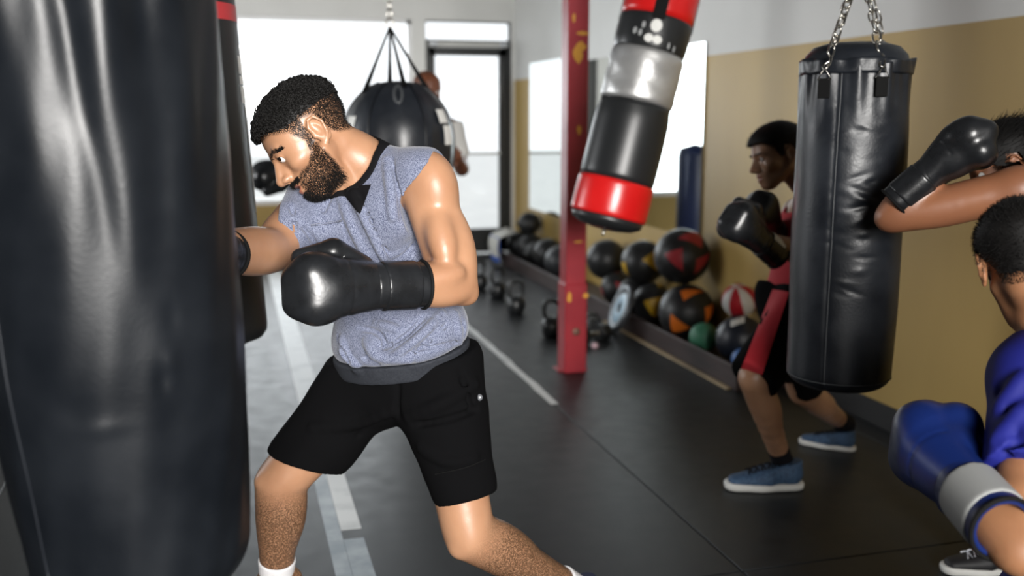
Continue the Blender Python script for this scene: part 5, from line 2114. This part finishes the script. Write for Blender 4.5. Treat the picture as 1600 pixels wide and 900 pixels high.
mW, oW, hmW, hqW, _ = build_person('person', 'woman with tied dark hair raising a black glove beside the hanging bag', (*LaW[:2], 0.0), bpW, dict(c=hcW, R=RW, S=.92), M_skinC, h=.0075, hh=.003, plane=(nbW + (skW - nbW) * .5, skW - nbW))
scW = (hair_height(hqW) > .0) & (hqW[:, 2] > -.055) & (np.abs(hqW[:, 1]) < .080)
V2, F2, N2 = hmW
thW = .012 + .008 * np.clip((hqW[:, 2]) / .06, 0, 1)
cw = hair_cap(mW, hmW, hqW, scW, thW)
rs = np.random.RandomState(15)
i = pick(rs, scW.astype(float), 2600)
strands(cw, 'hair_strands', V2[i] + N2[i] * thW[i][:, None] * .8, N2[i] * .12, np.array([-1.0, 0, .15]) @ RW, .03, .0007, M_hair, 4, .25, .2)
# knot of hair at the back, loose ends
kc = hcW + .92 * (-.105 * RW[0] + .045 * RW[2])
f = Fld(kc - .10, kc + .10, .004)
f.addall([(ell(kc, (.040, .034, .042), RW), .01), (cone(kc, kc - .05 * RW[0] - .06 * RW[2], .030, .012), .02)])
f.wob(.006, 90, 4)
V, F = f.surface(0, 1)
ko = mesh('hair_knot', V, F, M_hair, cw)
N = normals(V, F)
i = rs.randint(0, len(V), 1500)
strands(cw, 'loose_hair', V[i], N[i] * .6, -.3 * RW[0] + .1 * RW[2], .045, .0006, M_hair, 14, .5, .5, 4)
top, ft = cloth('sports_top', torW, .007, M_blacktop, mW, .007, [(pvW + (nbW - pvW) * .45, -upW), (nbW - upW * .03, upW)], [ell(sh_l + CU * .01 - CR * .03, (.10, .085, .09), RTW)], .001)
MB().tube([nbW + lfW * .075 + upW * .030 + TC * .02, nbW + lfW * .08 + upW * .04, nbW + lfW * .085 - upW * .06 + TC * .085], .012, 8).build('shoulder_strap', M_blacktop, top, True)
MB().tube([P(1560, 291, 2.60), P(1580, 281, 2.56), P(1605, 284, 2.53), P(1625, 300, 2.53)], .010, 8).build('shoulder_strap', M_blacktop, top, True)
cloth('leggings', [(ell(pvW, (.155, .112, .12), RTW), .03)] + simple_leg(hpL, LkW, LaW, .95, CR) + simple_leg(hpR, RkW, RaW, .95, CR), .008, M_short, mW, .006, [(pvW + upW * .09, upW), ((0, 0, .13), (0, 0, -1))], (), .002)
t3 = onZ(1478, 893, 0)
shoe(mW, t3 + unit(np.array([*(LaW - t3)[:2], 0])) * .24, t3, .95, (mat('black_shoe', (.012, .012, .014), .6), M_print, mat('white_laces', (.75, .78, .85), .6)))
shoe(mW, np.array([*(RaW + CR * .05)[:2], 0]), np.array([*(RaW - CR * .2)[:2], 0]), .95, (MATS['black_shoe'], M_print, MATS['white_laces']))
glove(mW, wr, kn_, CU * .75 - CR * .55 - TC * .25, 1, .98, (M_gl, M_gl, M_web), mirror=False)
glove(mW, wrR, wrR + CU * .1 - CR * .02, -TC, 1, .95, (M_gl, M_gl, M_web), mirror=False)

# ------------------------------------------------------------------ the boy in blue at the lower right
M_skinD = skin_mat('skin_olive_brown', (0.33, 0.155, 0.075), (0.27, 0.12, 0.055), (0.008, 0.0065, 0.006), rough=.5, leghair_shade=0)
M_bluetee = mat('royal_blue_tee', (0.012, 0.017, 0.20), 0.7, spec=.25, col2=(.010, .013, .16), nscale=6, bump=.15, bscale=200, bdist=.001)
M_blueglove = mat('blue_glove_leather', (0.0045, 0.015, 0.095), 0.38, bump=.2, bscale=110, bdist=.0012)
M_greystrap = mat('grey_strap', (0.27, 0.275, 0.27), 0.7)
hcK = P(1601, 408, 1.90)
RK = face_basis(CR * .42 - TC * .90 - CU * .25, CU - .12 * CR)
nbK = P(1650, 524, 1.93)
pvK = P(1650, 960, 2.05)
upK = unit(nbK - pvK)
shK = P(1614, 592, 1.82)
elK = P(1594, 862, 1.62)
wrK = P(1500, 752, 1.76)
kkK = P(1446, 692, 1.89)
lfK = unit(shK - nbK - upK * ((shK - nbK) @ upK))
RTK = basis(lfK, upK)
shK2 = nbK + (nbK - shK) + np.array([0, 0, -.12])
torK = [(ell(pvK, (.14, .11, .12), RTK), .03), (ell(pvK + (nbK - pvK) * .4, (.135, .10, .15), RTK), .05), (ell(pvK + (nbK - pvK) * .70, (.155, .105, .14), RTK), .05), (cone(shK, shK2, .050, .050), .05)]
skK = hcK + .95 * (-.035 * RK[0] - .05 * RK[2])
nkK = [(cone(nbK - (skK - nbK) * .2, skK, .052, .048), .03), (cone(nbK + (skK - nbK) * .3, shK, .036, .034), .05)]
armK = limb([shK, shK + (elK - shK) * .45, elK], [.050, .046, .037], .015) + limb([elK, elK + (wrK - elK) * .4, wrK], [.036, .039, .030], .02) + [(ell(shK, (.056, .056, .056)), .03)]
elK2, wrK2 = shK2 + np.array([.10, .06, -.24]), shK2 + np.array([.30, .22, -.08])
armK += simple_arm(shK2, elK2, wrK2, .9)
hK1, hK2 = pvK + lfK * .08, pvK - lfK * .08
aK1 = np.array([*(pvK + lfK * .12)[:2], .085])
aK2 = np.array([*(pvK - lfK * .16 - TC * .25)[:2], .085])
kK1, kK2 = (hK1 + aK1) / 2 - TC * .05, (hK2 + aK2) / 2 - TC * .05
bpK = torK + nkK + armK + simple_leg(hK1, kK1, aK1, .9, TC) + simple_leg(hK2, kK2, aK2, .9, TC)
mK, oK, hmK, hqK, _ = build_person('person', 'boy in a royal blue shirt and blue gloves seen from behind at the lower right', (*pvK[:2], 0.0), bpK, dict(c=hcK, R=RK, S=.95), M_skinD, h=.0065, hh=.0026, plane=(nbK + (skK - nbK) * .45, skK - nbK))
scK = (hair_height(hqK) > .006) & (hqK[:, 2] > -.055) & (np.abs(hqK[:, 1]) < .079)
V2, F2, N2 = hmK
thK = .003 + .010 * np.clip((hqK[:, 2] + .005) / .05, 0, 1)
ck = hair_cap(mK, hmK, hqK, scK, thK)
rs = np.random.RandomState(25)
i = pick(rs, scK * (.35 + np.clip(hqK[:, 2] / .06, 0, 1)), 6000)
strands(ck, 'hair_strands', V2[i] + N2[i] * (thK[i] * .7)[:, None], N2[i] * .9, np.array([.1, 0, .1]) @ RK, .010, .0006, M_hair, 4, .3, .25)
i = pick(rs, ((hair_height(hqK) > -.012) & (hair_height(hqK) < .01) & (hqK[:, 2] > -.07) & (np.abs(hqK[:, 1]) < .079)).astype(float), 2500)
strands(ck, 'nape_fade', V2[i], N2[i] * .4, np.array([0, 0, -.8]) @ RK, .005, .0004, M_hair, 6, .3, .3)
sl_end = shK + (elK - shK) * .58
tee, ft = cloth('tee_shirt', torK + [(cone(shK, sl_end, .060, .058), .05), (cone(shK2, shK2 + (elK2 - shK2) * .6, .06, .058), .05), (cone(nbK + (skK - nbK) * .1, shK, .045, .04), .05)], .006, M_bluetee, mK, .012,
                 [(pvK - upK * .10, -upK)], [ell(nbK + (skK - nbK) * .55, (.075, .075, .075), RTK)], .004, 8)
# sleeve ends
bpy.data.objects.remove(tee)
f = ft
X, Y, Z = f.grid()
for s0, e0, t0 in ((shK, elK, .58), (shK2, elK2, .6)):
    ax = unit(e0 - s0)
    c0_ = s0 + (e0 - s0) * t0
    v = (X - c0_[0]) * ax[0] + (Y - c0_[1]) * ax[1] + (Z - c0_[2]) * ax[2]
    near = ((X - c0_[0]) ** 2 + (Y - c0_[1]) ** 2 + (Z - c0_[2]) ** 2) < (.10 if t0 == .58 else .075) ** 2
    f.d = np.where(near, np.maximum(f.d, v), f.d)
for pts, r, o_, md in (([(1556, 600), (1575, 640), (1590, 690)], .010, .008, 'sub'), ([(1562, 640), (1585, 610), (1600, 590)], .012, .008, 'add'), ([(1556, 690), (1580, 665), (1598, 640)], .012, .008, 'add'), ([(1560, 715), (1598, 690)], .008, .007, 'sub')):
    fold(f, pts, r, o_, .012, md, 1.4, 2.6)
V, F = f.surface(0, 1)
mesh('tee_shirt', V, F, M_bluetee, mK)
cloth('shorts', [(ell(pvK - upK * .05, (.155, .12, .13), RTK), .03), (cone(hK1, kK1, .10, .09), .04), (cone(hK2, kK2, .10, .09), .04)], .008, M_short, mK, .008, [(pvK + upK * .06, upK), (kK1 - upK * .02, -upK)], (), .004)
shoe(mK, np.array([*(aK1 + TC * .06)[:2], 0]), np.array([*(aK1 - TC * .2)[:2], 0]), .95, (MATS['black_shoe'], M_print, M_print))
shoe(mK, np.array([*(aK2 + TC * .06)[:2], 0]), np.array([*(aK2 - TC * .2)[:2], 0]), .95, (MATS['black_shoe'], M_print, M_print))
glove(mK, wrK, kkK, -CR * .75 + TC * .45 - CU * .3, 1, 1.14, (M_blueglove, M_greystrap, M_web), mirror=False)
glove(mK, wrK2, wrK2 + np.array([.1, .06, .05]), (0, 0, 1), 1, 1.0, (M_blueglove, M_greystrap, M_web), mirror=True)

# ------------------------------------------------------------------ the trainer behind the teardrop bag
M_skinE = skin_mat('skin_dark', (0.16, 0.055, 0.026), (0.12, 0.042, 0.02), (0.01, .008, .007), rough=.4, leghair_shade=0)
hcT = P(666, 141, 5.95)
RTt = face_basis(CR * .55 + TC * .75 - CU * .2, CU)
nbT = hcT - .19 * CU - .03 * RTt[0]
pvT = np.array([nbT[0] - .02, nbT[1] + .02, .86])
upT = unit(nbT - pvT)
lfT = unit(np.cross(upT, RTt[0]))
RX = basis(lfT, upT)
s1, s2 = nbT + lfT * .19 - upT * .04, nbT - lfT * .19 - upT * .04
torT = [(ell(pvT, (.16, .12, .12), RX), .03), (ell(pvT + (nbT - pvT) * .4, (.155, .12, .15), RX), .05), (ell(pvT + (nbT - pvT) * .72, (.18, .125, .15), RX), .05), (cone(s1, s2, .06, .06), .05)]
skT = hcT + (-.035 * RTt[0] - .05 * RTt[2])
nkT = [(cone(nbT - (skT - nbT) * .2, skT, .06, .056), .03)]
e1, w1 = s1 + np.array([.04, -.14, -.24]), s1 + np.array([-.05, -.42, -.16])
e2, w2 = P(545, 232, 5.75), P(452, 264, 5.60)
a1_, a2_ = np.array([pvT[0] + .14, pvT[1], .085]), np.array([pvT[0] - .14, pvT[1] + .05, .085])
k1_, k2_ = np.array([pvT[0] + .13, pvT[1] - .05, .48]), np.array([pvT[0] - .12, pvT[1] - .02, .48])


def hand(w, d, pad):
    """open hand: palm and five fingers"""
    d = unit(d)
    n = unit(np.cross(d, pad))
    H = [(cone(w, w + d * .07, .028, .034, n, 1.1), .012)]
    for k, (o_, L_) in enumerate(((-.030, .060), (-.010, .075), (.010, .072), (.030, .055))):
        b = w + d * .085 + n * o_
        H += [(cone(b, b + d * L_ * .55 , .010, .009), .006), (cone(b + d * L_ * .55, b + d * L_ + unit(pad) * .012, .009, .008), .006)]
    H += [(cone(w + d * .03 - n * .03, w + d * .075 - n * .062, .012, .009), .008)]
    return H


bpT = torT + nkT + simple_arm(s1, e1, w1, 1.05) + simple_arm(s2, e2, w2, 1.05) + simple_leg(pvT + lfT * .09, k1_, a1_, 1.05, CF) + simple_leg(pvT - lfT * .09, k2_, a2_, 1.05, CF) + hand(w1, w1 - e1, CR)
mT, oT, hmT, hqT, _ = build_person('person', 'bald man in a pale grey shirt and black glove standing behind the teardrop bag', (*pvT[:2], 0.0), bpT, dict(c=hcT, R=RTt, S=1.0, bald=True), M_skinE, h=.010, hh=.005, plane=(nbT + (skT - nbT) * .45, skT - nbT))
cloth('shirt', torT + [(cone(s1, s1 + (e1 - s1) * .55, .068, .066), .05), (cone(s2, s2 + (e2 - s2) * .55, .068, .066), .05)], .009, mat('pale_grey_tee', (.5, .5, .48), .8), mT, .010, [(pvT - upT * .08, -upT), (nbT + upT * .01, upT)], (), .004)
cloth('track_pants', [(ell(pvT, (.17, .13, .12), RX), .03)] + simple_leg(pvT + lfT * .09, k1_, a1_, 1.2, CF) + simple_leg(pvT - lfT * .09, k2_, a2_, 1.2, CF), .010, M_short, mT, .010, [(pvT + upT * .06, upT), ((0, 0, .06), (0, 0, -1))], (), .004)
for a_ in (a1_, a2_):
    shoe(mT, np.array([a_[0] - .01, a_[1] + .06, 0]), np.array([a_[0] + .02, a_[1] - .22, 0]), 1.05, (MATS['black_shoe'], M_print, M_print))
glove(mT, w2, P(408, 276, 5.55), CU * .6 + TC * .5, 1, 1.25, (M_gl, M_gl, M_redtop), mirror=False, patch=(.6, 2.2, -.10, -.03, M_print))
